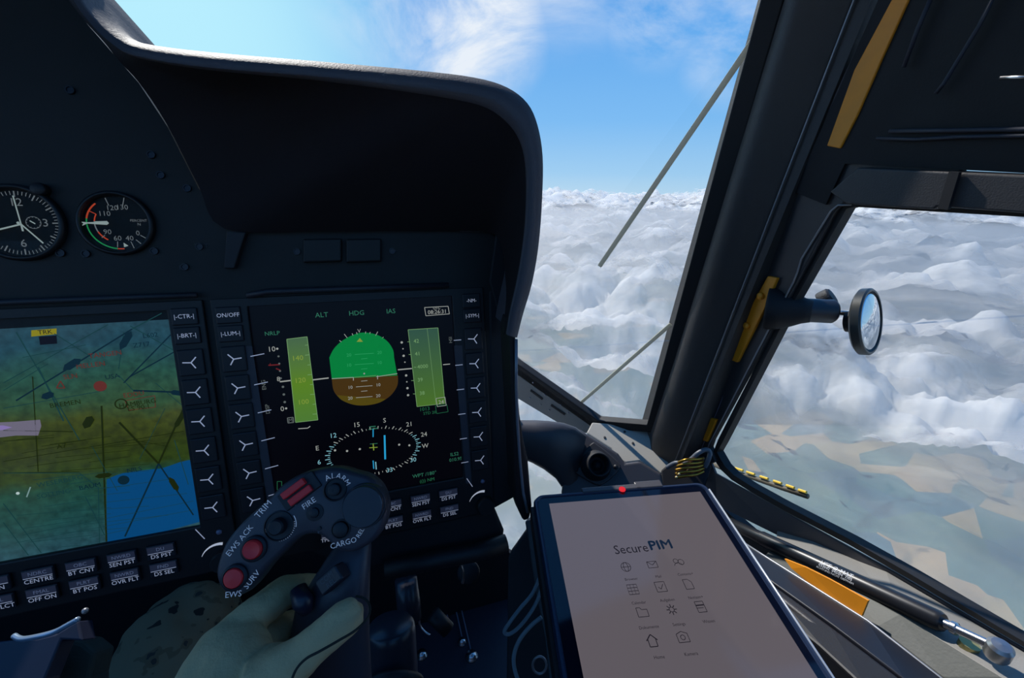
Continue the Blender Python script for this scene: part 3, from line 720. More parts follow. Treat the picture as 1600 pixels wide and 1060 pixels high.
# altitude tape
at = tape_mat('altitude_tape', (70, 108, 34), (44, 76, 62), -.02, .065)
S.polypx([(638, 516), (685, 513), (696, 632), (652, 637)], at); S.pl(px2([(638, 516), (685, 513), (696, 632), (652, 637), (638, 516)]), .0005, e_hl, D1)
S.linepx((668, 514), (682, 634), .0003, e_hl, D1)
for x, y, n in ((651, 534, '42'), (653, 554, '41'), (661, 574, '4000'), (657, 595, '39'), (660, 616, '38')): S.textpx(n, (x, y), .0056, e_hl, dw=D1); S.linepx((x-10, y+1), (x-14, y+1), .0005, e_hl, D1)
S.linepx((622, 579), (644, 577), .0012, e_w); S.linepx((693, 571), (704, 570), .0009, e_w)
for k, (x, y) in enumerate(((628, 536), (630, 546), (631, 557), (633, 567), (635, 588), (636, 598), (637, 608), (638, 619))): S.disc(PF.px(x, y), .0012 if k % 2 == 0 or k == 7 else .0007, e_w)
S.pl(px2([(682, 624), (696, 622), (698, 635), (684, 637), (682, 624)]), .0005, e_w, 2*D1); S.textpx('24', (690, 630), .006, e_w, dw=2*D1)
S.textpx('1013', (664, 641), .0056, e_gd); S.textpx('STD 20', (672, 647), .0044, e_gd); S.pl(px2([(681, 636), (699, 634), (701, 645), (683, 648), (681, 636)]), .0005, e_gd)
# first limit and torque column
S.textpx('NRLP', (424, 522), .0054, e_g); S.textpx('10', (423, 547), .0068, e_w); S.disc(PF.px(432, 546), .001, e_w); S.textpx('8', (434, 594), .0062, e_w); S.textpx('0', (440, 641), .0068, e_w); S.disc(PF.px(446, 640), .001, e_w)
for k in range(4): S.disc(PF.px(434+k*1.2, 558+k*11.5), .0009, e_wd)
for k in range(3): S.disc(PF.px(441+k*1.4, 606+k*12), .0011, e_wd)
S.linepx((418, 572), (436, 571), .0012, e_r); S.linepx((421, 569), (421, 573), .0007, e_r); S.linepx((430, 577), (437, 580), .0012, e_r)
S.linepx((436, 598), (453, 596), .0012, e_w); S.pl(px2([(448, 655), (457, 654), (458, 662), (449, 663), (448, 655)]), .0008, e_wd); S.textpx('M', (453, 659), .005, e_wd)
S.linepx((465, 672), (480, 671), .0008, e_w); S.linepx((480, 671), (484, 668), .0008, e_w)
for (x, y, s) in ((411, 603, 'ENG'), (417, 641, 'DISP'), (705, 532, 'HSI'), (722, 683, 'NAV')): S.textpx(s, (x, y), .0048, e_wd, rot=90)
# top line
for x, y, s in ((502, 493, 'ALT'), (557, 490, 'HDG'), (611, 487, 'IAS')): S.textpx(s, (x, y), .0066, e_g)
S.pl(px2([(664, 481), (701, 479), (703, 491), (666, 494), (664, 481)]), .0006, e_w); S.textpx('UTC', (683, 482), .0038, e_w); S.textpx('08:26:31', (684, 488), .0058, e_w)
# compass rose (ellipse)
hc = (.0044, -.0597); rx, ry = .0447, .0248
for k in range(72):
    a = math.radians(k*5+3); l = 1.0 if k % 2 else 1.06
    m = e_cl if (math.cos(a) > .86 or math.cos(a) < -.80) else e_w
    S.line((hc[0]+rx*.955*math.cos(a), hc[1]+ry*.94*math.sin(a)), (hc[0]+rx*l*math.cos(a), hc[1]+ry*l*math.sin(a)), .0008 if k % 2 == 0 else .0005, m)
for x, y, s in ((601, 659, 'S'), (557, 666, '15'), (640, 665, '21'), (520, 683, '12'), (663, 681, '24'), (665, 699, 'W'), (495, 703, 'E'), (498, 725, '6'), (646, 721, '30'), (609, 737, '33')): S.textpx(s, (x, y), .0068, e_cl if s in ('12', '30', '33', '6') else e_w)
S.linepx((601, 682), (602, 720), .0018, e_c); S.linepx((583, 672), (583, 685), .0010, e_c); S.linepx((583, 722), (584, 735), .0010, e_c); S.linepx((587, 724), (588, 736), .0010, e_cl)
S.linepx((576, 673), (591, 671), .0010, e_g); S.linepx((577, 669), (587, 668), .0010, e_g)
S.linepx((577, 702), (590, 701), .0008, e_y); S.linepx((583, 695), (584, 706), .0010, e_y); S.linepx((578, 696), (590, 695), .0006, e_g)
for x, y in ((542, 707), (562, 704), (624, 697), (640, 698), (523, 706)): S.disc(PF.px(x, y), .0011, e_w)
S.textpx('ILS2', (711, 712), .0056, e_g); S.textpx('010.95', (713, 720), .0054, e_g); S.textpx('WPT /180°', (664, 744), .0056, e_g); S.textpx('(()) NM', (668, 753), .0052, e_gd); S.pl(px2([(432, 755), (439, 755), (439, 768), (432, 768), (432, 755)]), .0005, e_gd)
S.obj('symbology', scr)
for v in VR: Ykey(tR, -.1083, v, False); Ykey(tR, .1148, v, True)
topkey(tR, -.1083, .0895, 'ON/OFF'); topkey(tR, -.1083, .0728, '|-LUM-|'); topkey(tR, .1148, .0905, '-NM-'); topkey(tR, .1148, .0745, '|-SYM-|')
def cols(du): return [(.0165+du, -.1215), (.0466+du, -.1220), (.0768+du, -.1226)]
LB = {0: ('OBC', 'BT CNT', 'PLRT', 'BT POS'), 1: ('NWRD', 'SEN PST', 'NWRD', 'OVR FLT'), 2: ('DU', 'DS PST', 'FND', 'DS SEL'), -1: ('NDRC', 'CENTRE', 'FMAL', 'OFF ON'), -2: ('SYM', 'ZM IN', 'DCL', 'TPL SLCT')}
for k in (-2, -1, 0, 1, 2):
    u = .0168+.0300*k
    a, b, c2, d2 = LB[k]; lowkey(tR, u, -.1205, a, b); lowkey(tR, u, -.1393, c2, d2)
bezel_extras(tR, 0)

# ---------------- left display: moving map
DU = -.2562
tL = display(DU, 'left cockpit display showing a coloured moving map with dark route lines', .1020)
mm = bpy.data.materials.new('map_screen'); mm.use_nodes = True
def mapmat():
    nt = mm.node_tree; b = nt.nodes['Principled BSDF']; b.inputs['Base Color'].default_value = (0, 0, 0, 1); b.inputs['Roughness'].default_value = .4
    N = nt.nodes.new; L = nt.links.new; tc = N('ShaderNodeTexCoord'); sp = N('ShaderNodeSeparateXYZ'); L(tc.outputs['Object'], sp.inputs[0])
    nz = N('ShaderNodeTexNoise'); nz.inputs['Scale'].default_value = 22; nz.inputs['Detail'].default_value = 7; L(tc.outputs['Object'], nz.inputs[0])
    a = N('ShaderNodeMath'); a.operation = 'MULTIPLY_ADD'; a.inputs[1].default_value = .035; L(nz.outputs[0], a.inputs[0]); L(sp.outputs['Z'], a.inputs[2])
    mr = N('ShaderNodeMapRange'); mr.inputs[1].default_value = -.078; mr.inputs[2].default_value = .112; L(a.outputs[0], mr.inputs[0])
    r = N('ShaderNodeValToRGB'); L(mr.outputs[0], r.inputs[0]); e = r.color_ramp.elements
    e[0].position = 0; e[0].color = lin((50, 96, 110)); e[1].position = 1; e[1].color = lin((44, 84, 100))
    for p, c in ((.12, (38, 90, 90)), (.30, (36, 88, 66)), (.36, (56, 78, 12)), (.47, (62, 74, 10)), (.58, (76, 88, 22)), (.66, (60, 98, 62)), (.78, (46, 96, 78)), (.90, (38, 84, 100))):
        q = e.new(p); q.color = lin(c)
    n2 = N('ShaderNodeTexNoise'); n2.inputs['Scale'].default_value = 160; n2.inputs['Detail'].default_value = 8; L(tc.outputs['Object'], n2.inputs[0])
    m2 = N('ShaderNodeMapRange'); m2.inputs[1].default_value = .3; m2.inputs[2].default_value = .7; m2.inputs[3].default_value = .62; m2.inputs[4].default_value = 1.25; L(n2.outputs[0], m2.inputs[0])
    mu = N('ShaderNodeVectorMath'); mu.operation = 'SCALE'; L(r.outputs[0], mu.inputs[0]); L(m2.outputs[0], mu.inputs['Scale'])
    # brighter vale patch
    v2 = N('ShaderNodeTexNoise'); v2.inputs['Scale'].default_value = 9; L(tc.outputs['Object'], v2.inputs[0])
    mx = N('ShaderNodeMixRGB'); mx.blend_type = 'ADD'; mx.inputs[2].default_value = lin((44, 50, 52))
    m3 = N('ShaderNodeMapRange'); m3.inputs[1].default_value = .5; m3.inputs[2].default_value = .75; L(v2.outputs[0], m3.inputs[0]); L(m3.outputs[0], mx.inputs[0]); L(mu.outputs[0], mx.inputs[1])
    L(mx.outputs[0], b.inputs['Emission Color']); b.inputs['Emission Strength'].default_value = .55
mapmat()
g = G(); g.box(PF, -.0935+DU, .1025+DU, -.1045, .0885, -.0045, -.0035); scr = g.obj('screen', mm, tL)
M = Sheet(PF, -.0033)
k_d = emat('map_line', (8, 34, 48), 1); k_t = emat('map_line_soft', (20, 56, 60), 1); k_dg = emat('map_line_olive', (24, 34, 8), 1); k_red = emat('map_red', (92, 40, 36), 1); k_blue = emat('map_water', (8, 74, 128), .8); k_vio = emat('map_violet', (128, 112, 168), 1)
k_yl = emat('map_yellow', (128, 122, 20), 1); k_bk = emat('map_black', (8, 8, 22), 1); k_p = emat('map_pale', (70, 100, 84), 1); k_w = emat('map_glint', (170, 190, 190), 1)
wat = cm2(px2([(163, 752), (190, 742), (236, 736), (252, 734), (290, 722), (306, 730), (312, 800)]), 3) + px2([(313, 818), (240, 838), (163, 852)])
M.poly(wat, k_blue)
rt = [((20, 628), (203, 515), 1.1, k_d), ((203, 515), (250, 490), .8, k_t), ((190, 600), (268, 520), 1.0, k_d), ((200, 590), (275, 548), 1.0, k_d), ((0, 600), (165, 508), .6, k_t), ((0, 612), (70, 570), .5, k_t),
      ((20, 520), (120, 690), .7, k_t), ((80, 522), (140, 560), .6, k_t), ((200, 510), (268, 548), .7, k_t), ((182, 578), (190, 520), .6, k_t), ((155, 636), (163, 850), 1.3, k_dg), ((183, 662), (245, 727), 1.6, k_dg), ((245, 727), (300, 808), 1.2, k_d), ((288, 632), (245, 727), 1.5, k_dg),
      ((245, 727), (192, 842), 1.3, k_d), ((205, 612), (290, 615), 1.5, k_d), ((182, 588), (205, 612), .6, k_t), ((0, 675), (110, 677), .7, k_dg), ((0, 692), (80, 686), .5, k_dg), ((0, 724), (285, 676), .5, k_dg), ((46, 590), (55, 740), .7, k_dg), ((0, 742), (120, 740), .5, k_dg),
      ((55, 575), (95, 660), 1.0, k_t), ((0, 790), (60, 868), .6, k_t), ((0, 820), (40, 872), .6, k_t), ((30, 840), (300, 786), .35, k_t), ((20, 852), (300, 800), .35, k_t), ((160, 700), (232, 690), .4, k_dg), ((205, 690), (260, 700), .4, k_dg),
      ((140, 700), (180, 770), .5, k_t), ((270, 690), (292, 760), .6, k_t), ((240, 600), (288, 640), .5, k_t), ((255, 640), (215, 720), .4, k_t), ((130, 780), (160, 840), .8, k_t), ((60, 700), (130, 690), .4, k_dg), ((0, 640), (160, 612), .5, k_t), ((30, 560), (130, 540), .5, k_t)]
for a, b, t_, m in rt: M.linepx(a, b, t_*.001, m, D1)
for k in range(26):
    y = 690+k*7; x = 20+(k*53) % 150; M.linepx((x, y), (x+60+(k*37) % 90, y-8-(k*13) % 8), .00035, k_dg if y < 742 else k_t, D1)
def blob(x0, y0, x1, y1, w, m):
    a, b = V(PF.px(x0, y0)), V(PF.px(x1, y1)); d = (b-a); n = V((-d.y, d.x)).normalized()*w
    M.poly([tuple(a), tuple(a+d*.25+n), tuple(a+d*.8+n), tuple(b), tuple(a+d*.8-n), tuple(a+d*.25-n)], m, 2*D1)
for q in ((184, 548, 202, 518, .0026), (94, 580, 122, 562, .0028), (270, 672, 286, 645, .0020), (128, 672, 140, 652, .0030), (262, 748, 276, 770, .0022), (60, 624, 80, 616, .0026), (262, 614, 286, 617, .0022), (144, 748, 172, 744, .0020)): blob(*q, k_d if q[1] < 640 else k_dg)
M.disc(PF.px(153, 605), .0045, k_red, 2*D1); M.disc(PF.px(190, 753), .0042, k_d, 2*D1); M.arc(PF.px(186, 633), .0042, 0, 360, .001, k_dg, 2*D1)
for x, y, s, m in ((161, 555, 'TANGEN', k_red), (138, 572, 'MELLEN', k_red), (172, 590, 'USA', k_d), (106, 590, 'SLN', k_red), (206, 618, 'EDDU', k_red), (212, 632, 'HAMBURG', k_dg), (214, 639, 'LS 90.1', k_dg), (98, 633, 'BREMEN', k_dg), (207, 737, 'NILS', k_d), (137, 763, 'BAUM', k_d), (80, 775, 'SOLLING', k_t), (90, 755, 'WESERBERG', k_t), (92, 700, 'A7', k_dg), (232, 525, 'L602', k_d), (218, 540, 'Z717', k_d)):
    M.textpx(s, (x, y), .0056, m, rot=3, dw=2*D1)
M.pl(px2([(192, 628), (239, 620), (240, 638), (198, 643), (192, 628)]), .0005, k_red, D1); M.pl(px2([(84, 608), (90, 597), (97, 608), (84, 608)]), .0008, k_red, D1)
M.polypx([(44, 517), (84, 514), (84, 523), (44, 527)], k_yl, D1); M.polypx([(56, 527), (84, 525), (85, 538), (58, 540)], k_bk, 2*D1)
M.text('TRK', PF.px(66, 520), .005, k_bk, dw=2*D1)
M.polypx([(-40, 664), (20, 661), (58, 658), (60, 668), (55, 683), (20, 683), (-40, 690)], emat('map_violet_pale', (104, 100, 118), 1), D1); M.polypx([(-40, 668), (0, 667), (14, 670), (0, 674), (-40, 678)], k_vio, 2*D1)
M.disc(PF.px(23, 774), .0012, k_w, 2*D1); M.linepx((37, 780), (43, 764), .0009, emat('map_glint2', (110, 140, 140), 1), 2*D1)
M.pl(px2([(0, 742), (120, 742), (150, 765), (152, 852)]), .0006, k_t, D1)
M.obj('map_detail', scr)
for v in VR: Ykey(tL, DU+.1148, v, True); Ykey(tL, DU-.1083, v, False)
topkey(tL, DU+.1148, .0905, '|-CTR-|'); topkey(tL, DU+.1148, .0737, '|-BRT-|')
for k in (-2, -1, 0, 1, 2):
    u = -.2424+.0286*(k)
    kk = {-2: -2, -1: -1, 0: 0, 1: 1, 2: 2}[k]
    a, b, c2, d2 = LB[kk]; lowkey(tL, u, -.1205, a, b); lowkey(tL, u, -.1375, c2, d2)
bezel_extras(tL, DU+.0)

# ---------------- round gauges
def gauge(name, c, r, label, cat):
    t = root(name, PF.to(c[0], c[1]), label, cat)
    g = G(); g.lathe(PF.to(c[0], c[1], -.004), PF.n, [(r*1.12, 0), (r*1.12, .004), (r*1.06, .0055), (r, .0055), (r*.97, .001), (r*.97, .0002)], 48); mk('case_ring', g.v, [f for f in g.f if len(f) == 4], mat('gauge_ring', (20, 20, 24), .45), t, smooth=True)
    g = G(); g.lathe(PF.to(c[0], c[1], -.0042), PF.n, [(r*1.0, 0), (r*1.0, .0004)], 48); g.obj('dial', mat('dial_black', (9, 9, 12), .7), t)
    g = G(); g.lathe(PF.to(c[0], c[1], .0008), PF.n, [(r*.99, 0), (r*.99, .0004)], 48); g.obj('cover_glass', GLASS, t)
    return t, Sheet(PF, -.0034)
DW = emat('dial_white', (118, 128, 134), .55); DG = emat('dial_green', (24, 120, 66), .9); DR = emat('dial_red', (168, 62, 36), .8); DWB = emat('needle_white', (150, 168, 168), .7)
c = (-.1797, .1700); r = .0232
t, s = gauge('engine_gauge', c, r, 'round gauge with green and red arcs and a white needle', 'gauge')
def pol(c, r, a): return (c[0]+r*math.cos(math.radians(a)), c[1]+r*math.sin(math.radians(a)))
def pg(x, y): return PF.px(x, y)
s.arc(c, r*.88, 187, 262, .0010, DG); s.arc(c, r*.88, 168, 187, .0010, DG); s.arc(c, r*.88, 128, 168, .0012, DR); s.arc(c, r*.88, 262, 275, .0009, DR)
s.arc(c, r*.66, 150, 172, .0009, DR); s.arc(c, r*.66, 172, 205, .0009, DW); s.arc(c, r*.66, 205, 238, .0010, DR)
for a in (150,): s.line(pol(c, r*.66, a), pol(c, r*.9, a), .0006, DR)
for x, y, n in ((171, 324, '120'), (187, 323, '130'), (159, 333, '110'), (164, 362, '90'), (180, 372, '60'), (199, 372, '40'), (212, 364, '0')): s.textpx(n, (x, y), .0056, DW)
for a, b in (((160, 308), (166, 320)), ((190, 308), (188, 320)), ((216, 367), (229, 374)), ((209, 374), (219, 382)), ((201, 377), (207, 389)), ((180, 377), (180, 386)), ((155, 371), (160, 367))): s.linepx(a, b, .0006, DW)
s.textpx('PERCENT', (213, 344), .0028, DW); s.textpx('N', (214, 350), .0032, DW)
s.obj('markings', t)
s2 = Sheet(PF, -.0018); s2.polypx([(124, 346), (134, 347), (165, 346), (168, 349), (165, 351), (134, 349), (125, 353), (128, 349)], DWB); s2.polypx([(146, 345.5), (165, 345), (168, 348), (165, 351), (146, 350)], DWB); s2.polypx([(191, 379), (199, 384), (192, 386)], DWB)
s2.obj('needle', t)
c = (-.2418, .1703); r = .0262
t, s = gauge('clock', c, r, 'round analogue clock with white hands at the left edge of the panel', 'clock')
for k in range(60):
    a = k*6; s.line(pol(c, r*(.93), a), pol(c, r*(.82 if k % 5 else .76), a), .0005 if k % 5 else .0009, DW)
for n, h in (('12', 0), ('3', 3), ('6', 6), ('9', 9)): s.text(n, pol(c, r*.60, 90-h*30+0), .0085, DW)
sc = pg(47, 347); s.arc(sc, .0046, 0, 360, .0004, DW)
for k in range(12): s.line(pol(sc, .0046, k*30), pol(sc, .0038, k*30), .0005, DW)
s.linepx((41, 344), (50, 349), .0008, DWB); s.obj('markings', t)
s2 = Sheet(PF, -.0018); s2.linepx((30, 350), (17, 305), .0009, DWB); s2.linepx((30, 350), (33, 361), .0012, DWB); s2.linepx((30, 350), (-20, 362), .0012, DWB); s2.linepx((30, 350), (65, 380), .0010, DWB); s2.disc((c[0], c[1]), .001, DWB)
s2.obj('needle', t)
sp = Sheet(PF, -.0030); sp.pl(px2([(52, 291), (58, 293), (63, 299)]), .0010, DW); sp.disc(px2([(89, 375)])[0], .0007, DW); sp.obj('panel_mark', ip)
g = G(); g.lathe(PF.to(*pg(62, 296), -.004), PF.n, [(.005, 0), (.005, .006), (.004, .007), (0, .007)], 18); g.obj('clock_button', BLK, t, smooth=True)

# ================================================================== glareshield
def glareshield():
    outer = [(120, -60), (138, -28), (152, 0), (172, 32), (202, 57), (240, 72), (340, 84), (500, 97), (650, 110), (740, 121), (790, 136), (822, 160), (838, 195), (846, 245), (845, 310), (840, 380), (830, 440), (815, 490), (806, 524)]
    inner = [(80, -60), (98, -28), (114, 0), (140, 35), (172, 66), (212, 87), (320, 105), (490, 119), (636, 134), (732, 147), (775, 160), (802, 184), (817, 212), (825, 250), (826, 310), (821, 375), (811, 436), (799, 488), (793, 524)]
    lining = [(70, -60), (92, -28), (108, 0), (135, 35), (165, 68), (188, 97), (220, 132), (262, 195), (311, 290), (352, 358), (500, 362), (640, 361), (740, 362), (774, 368), (784, 390), (788, 420), (788, 455), (786, 490), (782, 524)]
    t = root('glareshield', C+V((-.1, .5, .03)), 'large black leather-covered glareshield hood curving over the right display', 'glareshield')
    FR = lambda y: Frame(C+V((0, y, 0)), (0, -1, 0), (1, 0, 0))
    A = [FR(.352).p3(*p) for p in cm2(outer, 4)]; B = [FR(.322).p3(*p) for p in cm2(inner, 4)]
    Lc = [PF.p3(p[0], p[1], .002) for p in cm2(lining, 4)]
    mid = [(a+b)/2 + V((0, -.006, .0)) + (a-b).normalized()*.002 for a, b in zip(A, B)]
    q1 = [a*.82+b*.18+V((0, -.0075, 0)) for a, b in zip(A, B)]
    far = [V((a.x, .69, min(a.z, C.z+.055)-.01)) for a in A]; a2 = [V((a.x, a.y+.012, a.z)) for a in A]
    lip = [b+(l-b)*.03+V((0, .004, 0)) for b, l in zip(B, Lc)]
    g = G(); g.loft([far, a2, A, q1, mid, B, lip], closed=False, caps=False)
    o = g.obj('hood_cover', HOOD, t, smooth=True, recalc=False)
    g = G(); g.loft([lip, [l+(b-l)*.5 for b, l in zip(lip, Lc)], Lc], closed=False, caps=False); o = g.obj('hood_lining', HOODIN, t, smooth=True, recalc=False)
    # unseen skin added ahead of the panel to block sun and close the hood
    v = far + [V((a.x*.98, .69, -.32+C.z)) for a in far]; n = len(far)
    mk('front_skin', v, [(i, i+1, n+i+1, n+i) for i in range(n-1)], BLK2, t, recalc=False)
glareshield()

# ================================================================== cyclic control stick
GF = Frame(W(470, 830, .305), cdir(.10, .20, .97), cdir(1, 0, 0))
GRIP = mat('grip_plastic', (66, 62, 72), .42, bump=.12, bscale=1200)
GRIPD = mat('grip_dark', (26, 28, 38), .5)
def gp(x, y): return GF.px(x, y)
def stick():
    t = root('control_stick', W(545, 1150, .36), 'black cyclic control stick head with two red push buttons and white lettering', 'control stick')
    # head plate
    out = [(338, 880), (350, 850), (372, 822), (395, 800), (420, 778), (440, 758), (468, 742), (500, 733), (528, 731), (553, 738), (575, 745), (594, 762), (604, 790), (602, 812), (594, 832), (578, 850), (552, 864), (526, 861), (508, 844), (490, 836), (466, 842), (440, 866), (415, 890), (398, 912), (380, 930), (358, 934), (342, 920), (335, 900)]
    o2 = cm2([gp(*p) for p in out], 5, True); cu, cv = gp(470, 830)
    g = G(); rings = []
    area = sum(o2[i][0]*o2[(i+1) % len(o2)][1]-o2[(i+1) % len(o2)][0]*o2[i][1] for i in range(len(o2)))
    def off(d):
        n = len(o2); r = []
        for i in range(n):
            a, b = V(o2[i-1]), V(o2[(i+1) % n]); tt = (b-a).normalized(); nn = V((tt.y, -tt.x))*(1 if area > 0 else -1); r.append(V(o2[i])+nn*d)
        return r
    for d, w in ((-.003, -.026), (0, -.018), (.0006, -.010), (0, -.004), (-.0015, -.001), (-.0035, 0)): rings.append([GF.to(p.x, p.y, w) for p in off(d)])
    g.loft(rings, caps=True); g.obj('grip_head', GRIP, t, smooth=True).modifiers.new('e', 'EDGE_SPLIT').split_angle = math.radians(60)
    # handle
    hs = [((556, 826), .345, 20, 16), ((550, 856), .338, 30, 22), ((534, 900), .328, 44, 28), ((520, 945), .325, 57, 34), ((515, 1000), .330, 62, 36), ((520, 1060), .334, 60, 36), ((535, 1140), .345, 54, 36), ((548, 1230), .36, 46, 34)]
    rings = []
    for (x, y), d, rx, rz in hs:
        c = W(x, y, d); ex = cdir(1, .10, .05); ez = cdir(0.05, .3, 1); k = d/FPX
        rings.append([c + ex*(rx*k*math.copysign(abs(math.cos(a))**.8, math.cos(a))) + ez*(rz*k*math.copysign(abs(math.sin(a))**.8, math.sin(a))) for a in [2*math.pi*i/28 for i in range(28)]])
    g = G(); g.loft(rings); g.obj('handle', GRIP, t, smooth=True)
    # face items
    def rnd(name, x, y, r, prof, m, seg=28, parent=t):
        u, v = gp(x, y); k = .305/FPX*r
        g = G(); g.lathe(GF.to(u, v, 0), GF.n, [(a*k, b) for a, b in prof], seg); o = g.obj(name, m, parent, smooth=True); o.modifiers.new('e', 'EDGE_SPLIT').split_angle = math.radians(40); return o
    for x, y in ((398, 857), (368, 902)):
        rnd('button_guard', x, y, 19, [(1, -.001), (1, .002), (.86, .003), (.8, .003), (.8, .0), (0, .0)], GRIPD)
        rnd('red_button', x, y, 14, [(1, 0), (1, .004), (.85, .0052), (.7, .0048), (0, .0044)] if x > 380 else [(1, 0), (1, .0032), (.9, .004), (0, .0046)], RED)
    rnd('rotary_cap', 571, 789, 32, [(1.06, -.012), (1.06, .003), (1.02, .0045), (.98, .0045), (.97, .0085), (.93, .0095), (0, .0098)], mat('cap', (44, 47, 60), .4))
    rnd('alarm_button', 524, 765, 18, [(1, -.001), (1, .0018), (.88, .0022), (.85, .0006), (.55, .0006), (.5, .004), (.35, .0046), (0, .0040)], GRIPD)
    rnd('release_button', 533, 827, 14, [(1.05, -.001), (1.05, .0012), (.95, .0012), (.92, .0), (.82, .0), (.8, .0028), (.6, .0034), (0, .0034)], GRIPD)
    rnd('trim_hat', 436, 822, 21, [(1.08, -.001), (1.06, .0012), (.98, .0014), (.95, .0003), (.6, .0003), (.56, .0058), (.45, .0068), (0, .0064)], GRIPD)
    rnd('fire_switch', 492, 801, 13, [(1.0, -.001), (1., .0006), (.6, .0010), (.55, .0028), (.3, .0034), (0, .0032)], GRIPD)
    # rocker pair in red with dark brackets
    a, b = V(gp(448, 781)), V(gp(484, 754)); d = (b-a).normalized(); n = V((-d.y, d.x))
    def slab(name, u0, u1, v0, v1, w0, w1, m):
        P = [a+d*u0+n*v0, a+d*u1+n*v0, a+d*u1+n*v1, a+d*u0+n*v1]; g = G(); g.prism(GF, [tuple(p) for p in P], w0, w1); return g.obj(name, m, t, bevel=.0008)
    L = (b-a).length
    slab('switch_bracket', -.004, L+.006, -.0075, .0062, -.002, .0015, GRIPD)
    slab('red_rocker', .0, L-.001, .0004, .0056, 0, .0055, RED); slab('red_rocker', .001, L, -.0066, -.0012, 0, .0042, RED)
    # selector on the handle
    HF = Frame(W(513, 908, .305), cdir(-.15, .25, .95), cdir(.75, .66, 0)); 
    g = G(); g.box(HF, -.010, .010, -.006, .006, -.012, .0); g.obj('selector_switch', mat('sel', (30, 30, 44), .4), t, bevel=.0015)
    sh = Sheet(HF, .0003); sh.text('COM', (0, .0022), .005, DIMW); sh.text('REL', (.001, -.0028), .005, DIMW); sh.obj('selector_text', t)
    g = G(); g.tube([W(466, 920, .312), W(474, 942, .306), W(480, 958, .306)], [.006, .0075, .004], 12); g.obj('trigger', mat('trig', (40, 38, 56), .35), t, smooth=True)
    # white lettering
    PW = backlit('grip_print', (225, 228, 232), (70, 72, 76)); S = Sheet(GF, .0004)
    S.textpx('TRIM', (412, 796), .0062, PW, 52); S.textpx('EWS ACK', (375, 845), .0056, PW, 54, 1.0); S.textpx('FIRE', (483, 787), .0058, PW, 36)
    S.textpx('EWS', (365, 929), .0056, PW, 4); S.textpx('SURV', (394, 906), .0056, PW, 54); S.arctext('ALARM', gp(522, 767), .0106, 76, 22, .0058, PW); S.textpx('CARGO', (537, 849), .0054, PW, 14); S.textpx('REL', (563, 833), .0044, PW, 60)
    c = gp(438, 822)
    for k in range(14): 
        q = math.radians(-95+k*8.5); S.line((c[0]+.0094*math.cos(q), c[1]+.0094*math.sin(q)), (c[0]+.0106*math.cos(q), c[1]+.0106*math.sin(q)), .0005, PW)
    S.arc(c, .0112, -5, 38, .0006, PW); S.arc(c, .0104, 190, 222, .0006, PW); S.textpx('+', (498, 832), .004, DIMW); S.textpx('C', (540, 802), .0045, PW)
    S.textpx('0', (586, 822), .0042, DIMW); S.obj('lettering', t)
    Sc = Sheet(GF, .0101); u, v = gp(571, 789); Sc.arc((u, v), .0140, 8, 34, .0006, DIMW); Sc.obj('cap_mark', t)
    for x, y in ((461, 788), (499, 826)):
        rnd('screw', x, y, 3, [(1, 0), (1, .0008), (0, .001)], PALEM if x < 480 else GRIPD, 10)
stick()

